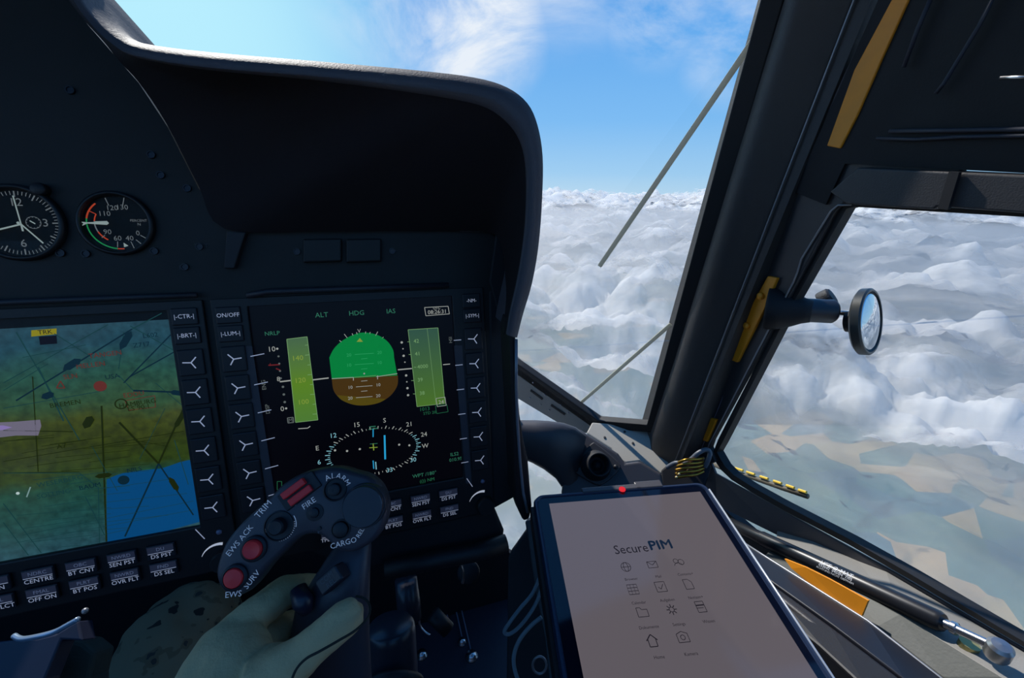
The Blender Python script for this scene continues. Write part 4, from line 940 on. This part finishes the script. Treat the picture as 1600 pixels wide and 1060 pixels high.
# ================================================================== pilot: gloved left hand and leg
def person():
    t = root('person', C+V((-.25, .05, -.75)), 'person in a grey-green leather glove gripping the control stick, camouflage trousers beside it', 'person')
    def chain(g, pts, seg=16):
        P = [W(x, y, d) for x, y, d, r in pts]; R_ = [r*d/FPX for x, y, d, r in pts]
        P2 = catmull(P, 5); R2 = [v.x for v in catmull([V((r, 0, 0)) for r in R_], 5)]
        R2[0] *= .7; R2[-1] *= .72
        P2.insert(0, P2[0]-(P2[1]-P2[0]).normalized()*R2[0]*.6); R2.insert(0, R2[0]*.45)
        P2.append(P2[-1]+(P2[-1]-P2[-2]).normalized()*R2[-1]*.7); R2.append(R2[-1]*.45)
        g.tube(P2, R2, seg)
    g = G()
    # forearm and back of the hand
    chain(g, [(300, 1260, .250, 78), (318, 1180, .258, 76), (345, 1110, .268, 72), (365, 1055, .278, 62), (378, 1020, .290, 50), (392, 1000, .300, 38)])
    chain(g, [(380, 1240, .245, 70), (400, 1150, .258, 66), (418, 1085, .268, 56), (430, 1048, .275, 42), (440, 1035, .282, 30)])
    chain(g, [(300, 1140, .262, 46), (325, 1075, .272, 52), (352, 1022, .286, 45), (378, 992, .298, 36)])
    # thumb, lying across the stick
    chain(g, [(400, 1080, .262, 46), (440, 1050, .266, 38), (478, 1020, .270, 30), (510, 990, .275, 27), (538, 967, .281, 27), (556, 955, .288, 23)])
    # index finger, curling behind the stick
    chain(g, [(352, 1010, .292, 34), (385, 972, .302, 29), (420, 944, .316, 26), (450, 925, .332, 23), (480, 918, .350, 20), (508, 922, .360, 18)])
    # middle, ring and little finger, lower round the grip
    chain(g, [(365, 1035, .296, 34), (400, 1010, .312, 29), (430, 990, .330, 26), (462, 978, .352, 22), (500, 978, .368, 20), (530, 985, .366, 18)])
    chain(g, [(380, 1065, .300, 32), (415, 1048, .320, 27), (445, 1035, .340, 24), (475, 1028, .362, 21), (515, 1030, .376, 19)])
    chain(g, [(395, 1100, .300, 30), (430, 1090, .322, 25), (460, 1082, .345, 22), (492, 1078, .368, 19), (520, 1080, .376, 17)])
    o = g.obj('glove', GLOVEM, t)
    rm = o.modifiers.new('r', 'REMESH'); rm.mode = 'VOXEL'; rm.voxel_size = .0016; rm.use_smooth_shade = True
    sm = o.modifiers.new('s', 'SMOOTH'); sm.iterations = 8; sm.factor = .6
    tx = bpy.data.textures.new('wrinkle', 'CLOUDS'); tx.noise_scale = .022; tx.noise_depth = 2
    dp = o.modifiers.new('d', 'DISPLACE'); dp.texture = tx; dp.strength = .0034; dp.mid_level = .5
    # piped seam along the thumb
    sp = catmull([W(x, y, d) for x, y, d in ((452, 1075, .243), (462, 1048, .246), (478, 1030, .249), (500, 1018, .251), (528, 1002, .256), (556, 985, .264), (575, 965, .275), (578, 948, .284), (570, 936, .289), (556, 932, .290))], 5)
    # pull the seam on to the leather
    g = G(); g.tube(sp, .0008, 8); g.obj('glove_seam', SEAM, t, smooth=True)
    # trousers: thigh and knee in dark spotted camouflage
    m, nt, N, L = nodes_mat('camouflage')
    tc = N('ShaderNodeTexCoord'); nz = N('ShaderNodeTexNoise'); nz.inputs['Scale'].default_value = 34; nz.inputs['Detail'].default_value = 2; L(tc.outputs['Object'], nz.inputs[0])
    r = N('ShaderNodeValToRGB'); r.color_ramp.interpolation = 'CONSTANT'; L(nz.outputs[0], r.inputs[0]); e = r.color_ramp.elements; e[0].color = lin((38, 36, 30)); e[0].position = 0; e[1].position = .36; e[1].color = lin((124, 110, 84))
    q = e.new(.62); q.color = lin((104, 92, 68)); q = e.new(.68); q.color = lin((60, 56, 50))
    b = N('ShaderNodeBsdfPrincipled'); b.inputs['Roughness'].default_value = .9; L(r.outputs[0], b.inputs['Base Color']); o_ = N('ShaderNodeOutputMaterial'); L(b.outputs[0], o_.inputs[0])
    g = G()
    def leg(pts):
        P = catmull([W(*p[:3]) for p in pts], 6); Rr = [v.x for v in catmull([V((p[3], 0, 0)) for p in pts], 6)]; g.tube(P, Rr, 22)
    leg([(60, 1900, .42, .085), (150, 1400, .50, .082), (230, 1110, .60, .078), (290, 985, .70, .066), (310, 955, .78, .045)])
    leg([(310, 965, .74, .062), (330, 990, .80, .060), (345, 1060, .86, .052), (352, 1130, .90, .045)])
    o = g.obj('trousers', m, t); rm = o.modifiers.new('r', 'REMESH'); rm.mode = 'VOXEL'; rm.voxel_size = .006; rm.use_smooth_shade = True
    sm = o.modifiers.new('s', 'SMOOTH'); sm.iterations = 6
    tx = bpy.data.textures.new('fold', 'CLOUDS'); tx.noise_scale = .07
    dp = o.modifiers.new('d', 'DISPLACE'); dp.texture = tx; dp.strength = .022
person()

# ================================================================== lower left bits
t = root('console_lever', W(60, 985, .46), 'curved lever with a highlight built as its bright edge below the left display', 'lever')
g = G(); g.tube(catmull([W(x, y, d) for x, y, d in ((22, 994, .46), (34, 999, .455), (60, 995, .45), (85, 988, .45), (104, 978, .45), (122, 968, .45))], 5), [.0028]*26, 10); g.obj('edge', mat('lever_highlight', (150, 175, 200), .3, metal=.5), t, smooth=True)  # highlight strip built as a pale metallic tube
CFR = Frame(W(70, 1010, .47), cdir(0, .5, .86), cdir(1, .1, 0))
prismpx('plate', CFR, [(-60, 1010), (25, 1000), (60, 998), (88, 991), (122, 970), (128, 1002), (95, 1000), (70, 1060), (60, 1100), (-60, 1100)], -.02, 0, mat('lever_blue', (30, 36, 58), .5), t, bevel=.002)
g = G(); g.ball(W(133, 955, .46), .0032); g.obj('ball_knob', PALEM, t, smooth=True)
CF2 = Frame(W(120, 1030, .5), cdir(0, .4, .9), cdir(1, .1, 0))
o = prismpx('seat_cushion', CF2, [(92, 998), (128, 1004), (148, 1020), (138, 1060), (140, 1130), (55, 1130), (66, 1065)], -.03, 0, mat('cushion', (58, 60, 52), .9, bump=.3), bevel=.004); tagt(o, 'small dark olive cloth panel between the lever and the camouflage trousers', 'cloth')

# ================================================================== tablet
TX, TY = cdir(.9967, .0567, -.058), None
_up = cdir(-56, 317, -650); TN = TX.cross(_up).normalized()
if TN.dot(C-W(858, 787, .45)) < 0: TN = -TN
TF = Frame(W(858, 787, .450), TN, TX)
def tablet():
    t = root('tablet_computer', TF.p3(1040, 930), 'tablet in dark blue case showing app icons, red dot on its top edge', 'tablet')
    u0, v1 = TF.px(858, 787); w = TF.px(1094, 768)[0]-u0; h = w*1.62
    b = .0105; bt = .013
    cx0, cx1, cy0, cy1 = u0-b-.006, u0+w+b+.001, v1-h-bt, v1+bt
    print('TABLET', u0, v1, w, h, TF.px(1094, 768), TF.px(1278, 1060), TF.px(912, 1060), TF.px(835, 776), TF.px(1110, 758))
    def rr(x0, x1, y0, y1, r, n=6):
        P = []
        for cx, cy, a0 in ((x1-r, y1-r, 0), (x0+r, y1-r, 90), (x0+r, y0+r, 180), (x1-r, y0+r, 270)):
            for k in range(n+1): a = math.radians(a0+90*k/n); P.append((cx+r*math.cos(a), cy+r*math.sin(a)))
        return P
    g = G(); g.loft([[TF.to(u, v, w_) for u, v in rr(cx0+i, cx1-i, cy0+i, cy1-i, .010)] for i, w_ in ((.004, -.020), (0, -.017), (0, -.003), (.0015, .0006), (.0035, .0006), (.0042, -.0012))])
    g.obj('case', mat('case_blue', (34, 48, 74), .38, bump=.1), t, smooth=True).modifiers.new('e', 'EDGE_SPLIT').split_angle = math.radians(45)
    g = G(); g.prism(TF, rr(cx0+.005, cx1-.005, cy0+.005, cy1-.005, .007), -.008, -.0008); g.obj('front_glass', mat('front_glass', (8, 14, 30), .06, spec=.5), t)
    sm = bpy.data.materials.new('tablet_screen'); sm.use_nodes = True; bb = sm.node_tree.nodes['Principled BSDF']
    bb.inputs['Base Color'].default_value = lin((22, 20, 22)); bb.inputs['Roughness'].default_value = .10; bb.inputs['Emission Color'].default_value = lin((96, 90, 96)); bb.inputs['Emission Strength'].default_value = .95
    g = G(); g.box(TF, u0, u0+w, v1-h, v1, -.0030, -.0004); sc = g.obj('screen', sm, t)
    I = emat('icon_ink', (40, 36, 46), .5); NB = emat('logo_ink', (22, 44, 72), .6)
    S = Sheet(TF, -.0003)
    S.textpx('Secure', (986, 858), .0132, I, 0, .92); S.textpx('PIM', (1032, 852), .0138, NB, 0, 1.1)
    for dx in (.0004, -.0004): u, v = TF.px(1032, 852); S.text('PIM', (u+dx, v+dx), .0138, NB, 0, 1.1, dw=.00005)
    c = [TF.px(*p) for p in ((978, 885), (1018, 884), (1060, 877))]; r = TF.px(1019, 1000)
    ux = (TF.px(1060, 877)[0]-TF.px(978, 885)[0])/2
    base = V(TF.px(978, 886)); row = [V(TF.px(*p)) for p in ((978, 886), (989, 921), (1004, 957), (1019, 1001))]
    LW = .0005
    def cir(c, r, **k): S.arc(c, r, 0, 360, LW, I, **k)
    def icon(c, kind):
        x, y = c; q = .0044
        if kind == 'globe': cir(c, q); S.arc(c, q*.45, 0, 360, LW, I, ry=q); S.line((x-q, y), (x+q, y), LW, I)
        elif kind == 'mail': S.pl([(x-q, y-q*.7), (x+q, y-q*.7), (x+q, y+q*.7), (x-q, y+q*.7), (x-q, y-q*.7)], LW, I); S.pl([(x-q, y+q*.7), (x, y-.1*q), (x+q, y+q*.7)], LW, I)
        elif kind == 'people': cir((x-q*.5, y+q*.3), q*.5); cir((x+q*.5, y), q*.6); S.arc((x-q*.3, y-q), q*.9, 20, 160, LW, I)
        elif kind == 'list':
            for k in range(4): S.line((x-q, y-q+k*q*.66), (x+q, y-q+k*q*.66), LW, I); S.line((x-q+k*q*.66, y-q), (x-q+k*q*.66, y+q), LW*.6, I)
        elif kind == 'check': S.pl([(x-q, y-q), (x+q, y-q), (x+q, y+q), (x-q, y+q), (x-q, y-q)], LW, I); S.pl([(x-q*.5, y), (x-q*.1, y-q*.5), (x+q*.6, y+q*.5)], LW, I)
        elif kind == 'doc': S.pl([(x-q*.8, y-q), (x+q*.8, y-q), (x+q*.8, y+q*.4), (x+q*.2, y+q), (x-q*.8, y+q), (x-q*.8, y-q)], LW, I)
        elif kind == 'folder': S.pl([(x-q, y-q*.8), (x+q, y-q*.8), (x+q, y+q*.5), (x, y+q*.5), (x-q*.3, y+q*.9), (x-q, y+q*.9), (x-q, y-q*.8)], LW, I)
        elif kind == 'gear':
            cir(c, q*.45)
            for k in range(8): a = k*math.pi/4; S.line((x+q*.5*math.cos(a), y+q*.5*math.sin(a)), (x+q*math.cos(a), y+q*math.sin(a)), LW*1.4, I)
        elif kind == 'book': S.pl([(x-q*.8, y-q), (x+q*.8, y-q), (x+q*.8, y+q), (x-q*.8, y+q), (x-q*.8, y-q)], LW, I); S.line((x-q*.8, y+q*.3), (x+q*.8, y+q*.3), LW*2, I); S.line((x-q*.8, y-q*.2), (x+q*.5, y-q*.2), LW, I)
        elif kind == 'home': S.pl([(x-q, y), (x, y+q), (x+q, y)], LW*1.6, I); S.pl([(x-q*.7, y+.2*q), (x-q*.7, y-q), (x+q*.7, y-q), (x+q*.7, y+.2*q)], LW*1.3, I)
        elif kind == 'camera': S.pl([(x-q, y-q*.8), (x+q, y-q*.8), (x+q, y+q*.6), (x, y+q), (x-q, y+q*.6), (x-q, y-q*.8)], LW, I); cir(c, q*.4)
    names = [['Browser', 'Mail', 'Contacts+'], ['Calendar', 'Aufgaben', 'Notizen+'], ['Dokumente', 'Settings', 'Wissen'], ['Home', 'Kamera']]
    kinds = [['globe', 'mail', 'people'], ['list', 'check', 'doc'], ['folder', 'gear', 'book'], ['home', 'camera']]
    for i in range(4):
        for j in range(len(kinds[i])):
            p = (row[i].x+ux*j, row[i].y); icon(p, kinds[i][j]); S.text(names[i][j], (p[0]+.001, p[1]-.0118), .0034, I)
    S.obj('screen_icons', sc)
    # red marker with a glow of its own, clips, edge highlight
    g = G(); g.lathe(TF.p3(972, 766, .0008), TF.n, [(.0038, 0), (.0036, .0008), (0, .0010)], 20); g.obj('red_dot', emat('red_sticker_glow', (235, 40, 50), .9), t)
    for x0, x1 in ((908, 1000), (994, 1034)):
        a = TF.px(x0, 764)[0]; bq = TF.px(x1, 757)[0]
        g = G(); g.box(TF, a, bq, cy1-.003, cy1+.004+(.003 if x0 > 950 else 0), -.016, .0015); g.obj('holder_clip', BLUE, t, bevel=.0012)
    g = G(); g.tube([TF.to(cx1-.0008, cy1-.012, .0008), TF.to(cx1-.0008, cy0+.01, .0008)], .0009, 8); g.obj('edge_highlight', mat('highlight_edge', (190, 196, 206), .3, metal=.4), t, smooth=True)  # highlight along the case edge, built as a pale tube
    g = G(); g.box(TF, cx0-.004, cx0+.001, cy0+.02, cy1-.01, -.03, -.006); g.obj('side_rail', BLK, t, bevel=.001)
    # backing plate and mount arm below
    g = G(); g.box(TF, u0+.02, u0+w-.02, v1-h*.75, v1-.03, -.032, -.0205); g.obj('mount_plate', BLK, t, bevel=.002)
    g = G(); a = TF.to(u0+w*.5, v1-h*.4, -.032); g.tube([a, a+V((.02, .02, -.12)), V((a.x+.05, a.y+.05, .35))], .012, 14); g.obj('mount_arm', BLK, t, smooth=True)
tablet()

# cover and cables left of the tablet
CB = Frame(W(815, 930, .58), cdir(-.1, .25, .95), cdir(1, 0, 0))
o = prismpx('side_cover', CB, [(824, 828), (803, 858), (794, 870), (791, 1100), (900, 1200), (960, 1100), (900, 900), (862, 830), (850, 812), (836, 808)], -.04, 0, BLK2, bevel=.003); tagt(o, 'black cover panel behind the tablet at its left edge', 'cover')
CAB = mat('cable_grey', (120, 140, 150), .45)
def cable(pts, r, name, label, m=CAB, cat='cable'):
    g = G(); g.tube(catmull([W(*p) for p in pts], 8), r, 10); o = g.obj(name, m, smooth=True); tagt(o, label, cat)
cable([(842, 905, .47), (832, 928, .47), (812, 952, .46), (795, 975, .455), (788, 988, .455), (797, 991, .455), (815, 976, .46), (835, 948, .465), (846, 920, .47), (850, 895, .475)], .0020, 'cable', 'grey cable bent into a narrow loop at the left of the tablet')
cable([(846, 965, .45), (830, 978, .45), (812, 1000, .45), (803, 1025, .45), (805, 1050, .45), (818, 1080, .45), (840, 1100, .45)], .0022, 'cable', 'grey cable curving down below the narrow loop, left of the tablet')
g = G(); c = W(843, 1040, .455); ring = [c+cdir(1, 0, 0)*.0075*math.cos(a)+cdir(0, 1, .2)*.0115*math.sin(a) for a in [2*math.pi*k/20 for k in range(20)]]
g.tube(ring, .0014, 8, closed=True); o = g.obj('cable_ring', PALEM, smooth=True); tagt(o, 'small metal ring beside the tablet lower left edge', 'ring')
# side holder arm of the tablet
prm = Frame(W(845, 930, .49), cdir(-.5, .2, .85), cdir(0, -1, 0))
o = prismpx('tablet_holder', Frame(W(845, 930, .50), cdir(-.2, .2, .95), cdir(1, 0, 0)), [(820, 815), (832, 812), (842, 860), (850, 910), (862, 980), (876, 1070), (880, 1100), (862, 1100), (852, 1000), (838, 930), (830, 880)], -.02, 0, mat('holder_grey', (66, 76, 84), .5), bevel=.002); tagt(o, 'grey holder rail running down the left side of the tablet', 'bracket')

# ================================================================== footwell
t = root('rudder_pedals', C+V((.02, .6, -1.0)), 'dark rudder pedal tubes in the footwell below the right display', 'pedals')
g = G(); g.tube([W(634, 905, .62), W(638, 940, .62), (W(640, 968, .62))], [.016, .017, .017], 18); g.obj('pedal_tube', mat('tube_dark', (44, 46, 56), .3), t, smooth=True)
g = G(); g.tube(catmull([W(610, 975, .52), W(612, 1010, .52), W(615, 1060, .52), W(620, 1140, .54)], 4), [.026, .029]+[.030]*11, 22); g.obj('pedal_tube', mat('tube_dark', (44, 46, 56), .3), t, smooth=True)
g = G(); g.lathe(W(616, 1062, .50), cdir(.1, -.6, .8), [(0, 0), (.034, 0), (.036, .004), (.034, .01), (0, .012)], 26); g.obj('pedal_cap', BLK, t, smooth=True)
g = G(); g.tube([W(676, 960, .66), W(700, 985, .66)], .012, 12); g.obj('link', BLK, t, smooth=True)
t2 = root('footwell_pedal', W(733, 893, .62), 'black pedal disc with a bright metal hook hanging below the panel', 'pedal')
g = G(); g.lathe(W(733, 893, .63), cdir(0, .3, 1), [(0, 0), (.015, 0), (.0165, .004), (.0165, .012), (.013, .016), (0, .017)], 24); g.obj('pad', BLK2, t2, smooth=True)
g = G(); g.tube(catmull([W(x, y, .60) for x, y in ((727, 876), (720, 880), (723, 892), (724, 903), (722, 912))], 4), .0022, 8); g.obj('hook', STEEL, t2, smooth=True)
FLZ = lambda x, y, h=0: C + ray(x, y)*((-1.0+h)/ray(x, y).z)
t3 = root('floor_rail', FLZ(720, 1000), 'pair of thin floor rails with bolts in the footwell', 'rail')
for a, b in (((683, 897), (702, 975)), ((705, 884), (737, 1022)), ((697, 884), (724, 1006))):
    g = G(); g.tube([FLZ(*a, .004), FLZ(*b, .004)], .0018, 6); g.obj('rail', mat('rail_edge', (90, 92, 110), .5), t3, smooth=True)
for x, y, r in ((709, 936, .006), (722, 1005, .008), (737, 1027, .011), (659, 1025, .010)):
    g = G(); g.lathe(FLZ(x, y, 0), (0, 0, 1), [(r*1.3, 0), (r*1.3, .003), (r, .004), (r, .010), (0, .012)], 14); g.obj('bolt', STEEL, t3, smooth=True)
g = G(); g.tube(catmull([W(x, y, .80) for x, y in ((655, 966), (656, 978), (664, 988), (672, 993))], 4), .0022, 8); o = g.obj('hook', STEEL, smooth=True); tagt(o, 'small bright curved hook low in the dark footwell', 'hook')

# ================================================================== duct, vent and grommet in the corner
t = root('air_duct', W(880, 720, .80), 'blue-black moulded air duct curving under the windscreen corner', 'duct')
def rings_px(secs, seg=24):
    R_ = []
    for (xa, ya), (xb, yb), d, fk in secs:      # upper and lower silhouette points, flattening
        a, b = W(xa, ya, d), W(xb, yb, d); c = (a+b)/2; e = (a-b)/2; f = (C-c).normalized()*e.length*fk
        R_.append([c+e*math.cos(q)+f*math.sin(q) for q in [2*math.pi*k/seg for k in range(seg)]])
    return R_
g = G(); g.loft(rings_px([((790, 655), (790, 712), .80, .8), ((815, 657), (814, 716), .80, .8), ((835, 657), (832, 724), .80, .8), ((857, 658), (850, 734), .80, .75), ((880, 661), (868, 748), .805, .6), ((900, 668), (880, 765), .81, .4), ((916, 682), (892, 800), .815, .25)])); g.obj('duct_body', BLUE, t, smooth=True)
DF = Frame(W(960, 745, .79), cdir(-.15, .45, .88), cdir(1, 0, 0))
prismpx('duct_flange', DF, [(896, 676), (904, 669), (916, 677), (966, 708), (977, 723), (1000, 720), (1034, 740), (1040, 775), (1030, 800), (878, 800), (877, 768), (882, 735), (888, 700)], -.03, 0, BLUE, t, bevel=.006, bseg=4)
t = root('air_vent', W(931, 724, .78), 'round black air nozzle on a diamond flange beside the tablet top', 'vent')
VF = DF.raised(.010)
fl = cm2([VF.px(*p) for p in ((923, 694), (935, 696), (966, 722), (968, 734), (945, 755), (930, 757), (897, 737), (896, 728))], 4, True)
g = G(); g.prism(VF, fl, -.012, .0); g.obj('flange', DGREY, t, bevel=.002)
u, v = VF.px(931, 728); k = .79/FPX
g = G(); g.lathe(VF.to(u, v, 0), cdir(.02, .35, .94), [(24*k, 0), (23*k, .006), (19*k, .012), (18*k, .030), (16.5*k, .032), (15*k, .030), (14*k, .010), (8*k, .008), (7*k, .016), (0, .017)], 30); g.obj('nozzle', RUB, t, smooth=True)
for x, y in ((900, 734), (962, 730), (941, 737)):
    g = G(); g.lathe(VF.p3(x, y, 0), VF.n, [(.0045, 0), (.004, .002), (0, .0026)], 12); g.obj('screw', BLK, t, smooth=True)
o = prismpx('grommet_cover', Frame(W(1060, 745, .80), cdir(-.3, .4, .85), cdir(1, 0, 0)), [(1033, 735), (1044, 726), (1100, 712), (1112, 730), (1100, 765), (1034, 765)], -.02, 0, BLK2, bevel=.003); tagt(o, 'black rubber recess in the corner behind the coiled brass hose', 'cover')
t = root('coiled_hose', W(1075, 740, .77), 'short coiled brass-coloured hose in the corner above the tablet', 'hose')
g = G()
for k in range(5):
    x0, y0 = 1061+3*k-8+(k == 0)*3, 722+7*k-1
    g.tube(catmull([W(1058+abs(k-2)*1.0-2*k*.6, 747-(4-k)*6, .775), W(1072, 744-(4-k)*6.3, .765), W(1088, 742-(4-k)*6, .768), W(1099, 737-(4-k)*5.2, .775)], 5), .0026, 10)
g.obj('coil', BRASS, t, smooth=True)
g = G()
for x, y in ((1057, 746), (1061, 741), (1074, 733)): g.ball(W(x, y, .768), .0022)
g.obj('brass_glint', mat('glint_brass', (235, 215, 160), .4), t, smooth=True)  # sunlit glints on the coil, built as small pale balls
cable([(1042, 731, .80), (1055, 724, .79), (1070, 724, .78), (1080, 718, .775), (1090, 709, .77), (1102, 703, .77), (1109, 707, .77), (1107, 718, .77), (1101, 730, .775)], .0042, 'cable', 'thick grey cable looping over the coiled hose in the corner', mat('cable_dark', (96, 100, 108), .4))

# ================================================================== mirror on its mount
def mirror():
    t = root('suction_mirror', W(1205, 485, .66), 'round convex mirror on a black clamp mount fixed to the door pillar', 'mirror')
    A = W(1213, 482, .630); B = W(1256, 486, .610); ax = (B-A).normalized()
    L = (B-A).length
    g = G(); g.lathe(A-ax*.012, ax, [(0, 0), (.033, 0), (.034, .004), (.031, .018), (.025, .034), (.019, .046), (.016, .056), (0, .056)], 32); g.obj('suction_cup', BLK2, t, smooth=True)
    P, Q = W(1238, 484, .618), W(1303, 487, .610); d = (Q-P).normalized(); L = (Q-P).length
    g = G(); g.lathe(P, d, [(0, 0), (.0185, 0), (.019, .002), (.019, L*.2), (.0175, L*.24), (.0175, L-.003), (.0155, L), (.006, L), (0, L-.004)], 30); g.obj('clamp_body', mat('clamp', (40, 42, 52), .35), t, smooth=True).modifiers.new('e', 'EDGE_SPLIT')
    k = W(1291, 468, .632); kd = cdir(.55, .45, .7)
    g = G(); g.lathe(k-kd*.008, kd, [(0, 0), (.0135, 0), (.0145, .002), (.0145, .015), (.0125, .0175), (0, .018)], 30); g.obj('knurled_knob', mat('knob_rubber', (44, 46, 52), .6, bump=.8, bscale=500), t, smooth=True).modifiers.new('e', 'EDGE_SPLIT')
    g = G(); g.tube([W(1300, 489, .625), W(1326, 490, .622)], .0036, 12); g.ball(W(1301, 489, .624), .008); g.obj('ball_rod', STEEL, t, smooth=True)
    nrm = cdir(.56, -.03, .83); c = W(1362, 503, .600)
    g = G(); g.lathe(c-nrm*.030, nrm, [(0, 0), (.0150, 0), (.0150, .007), (.0215, .0075), (.0215, .0125), (.028, .013), (.028, .0175), (0, .0175)], 32); g.obj('mirror_neck', BLK, t).modifiers.new('e', 'EDGE_SPLIT')
    R_ = .0485
    g = G(); g.lathe(c-nrm*.014, nrm, [(0, 0), (R_-.004, 0), (R_, .003), (R_, .0125), (R_-.002, .0145), (R_-.0045, .0145), (R_-.005, .0125), (0, .0125)], 56); g.obj('rim', mat('mirror_rim', (58, 60, 58), .35), t, smooth=True).modifiers.new('e', 'EDGE_SPLIT')
    prof = [((R_-.005)*math.sin(math.radians(a))/math.sin(math.radians(24)), .0128-.014+.014+((R_-.005)/math.sin(math.radians(24)))*(math.cos(math.radians(a))-math.cos(math.radians(24)))*.55) for a in range(24, -1, -3)]
    g = G(); g.lathe(c-nrm*.014, nrm, prof, 56); g.obj('mirror_glass', mat('mirror_glass', (225, 232, 236), .02, metal=1.0), t, smooth=True)
mirror()

# ================================================================== strips on the windscreen, bar outside
def wstrip(a, b, wpx, label):
    fr = FW.raised(-.014); p, q = V(fr.px(*a)), V(fr.px(*b)); d = (q-p).normalized(); n = V((-d.y, d.x))*wpx
    g = G(); g.prism(fr, [tuple(p+n), tuple(q+n*1.0), tuple(q-n*1.0), tuple(p-n)], -.003, .003); o = g.obj('windscreen_strip', BEIGE, bevel=.001); tagt(o, label, 'strip')
wstrip((1182, 56), (937, 416), .0042, 'long pale beige strip slanting down across the windscreen from the pillar')
wstrip((1048, 507), (905, 632), .0036, 'short pale beige strip rising from the lower edge of the windscreen')
t = root('outside_bar', onX(1200, 755, .75), 'dark bar edged with yellow teeth outside below the side window', 'bar')
bp = [(1105, 722), (1136, 735), (1180, 748), (1220, 762), (1262, 776)]
g = G(); g.tube([onX(x, y, .75) for x, y in bp], .0052, 10); g.obj('bar', mat('bar_brown', (96, 88, 72), .6), t, smooth=True)
for x, y in ((1135, 729), (1156, 735), (1174, 741), (1195, 748), (1216, 755), (1236, 762), (1255, 769)):
    a, b = onX(x-7, y-3, .748), onX(x+5, y+1, .748); g = G(); g.tube([a, b], .003, 8); g.obj('tooth', mat('tooth_yellow', (250, 205, 70), .5), t)
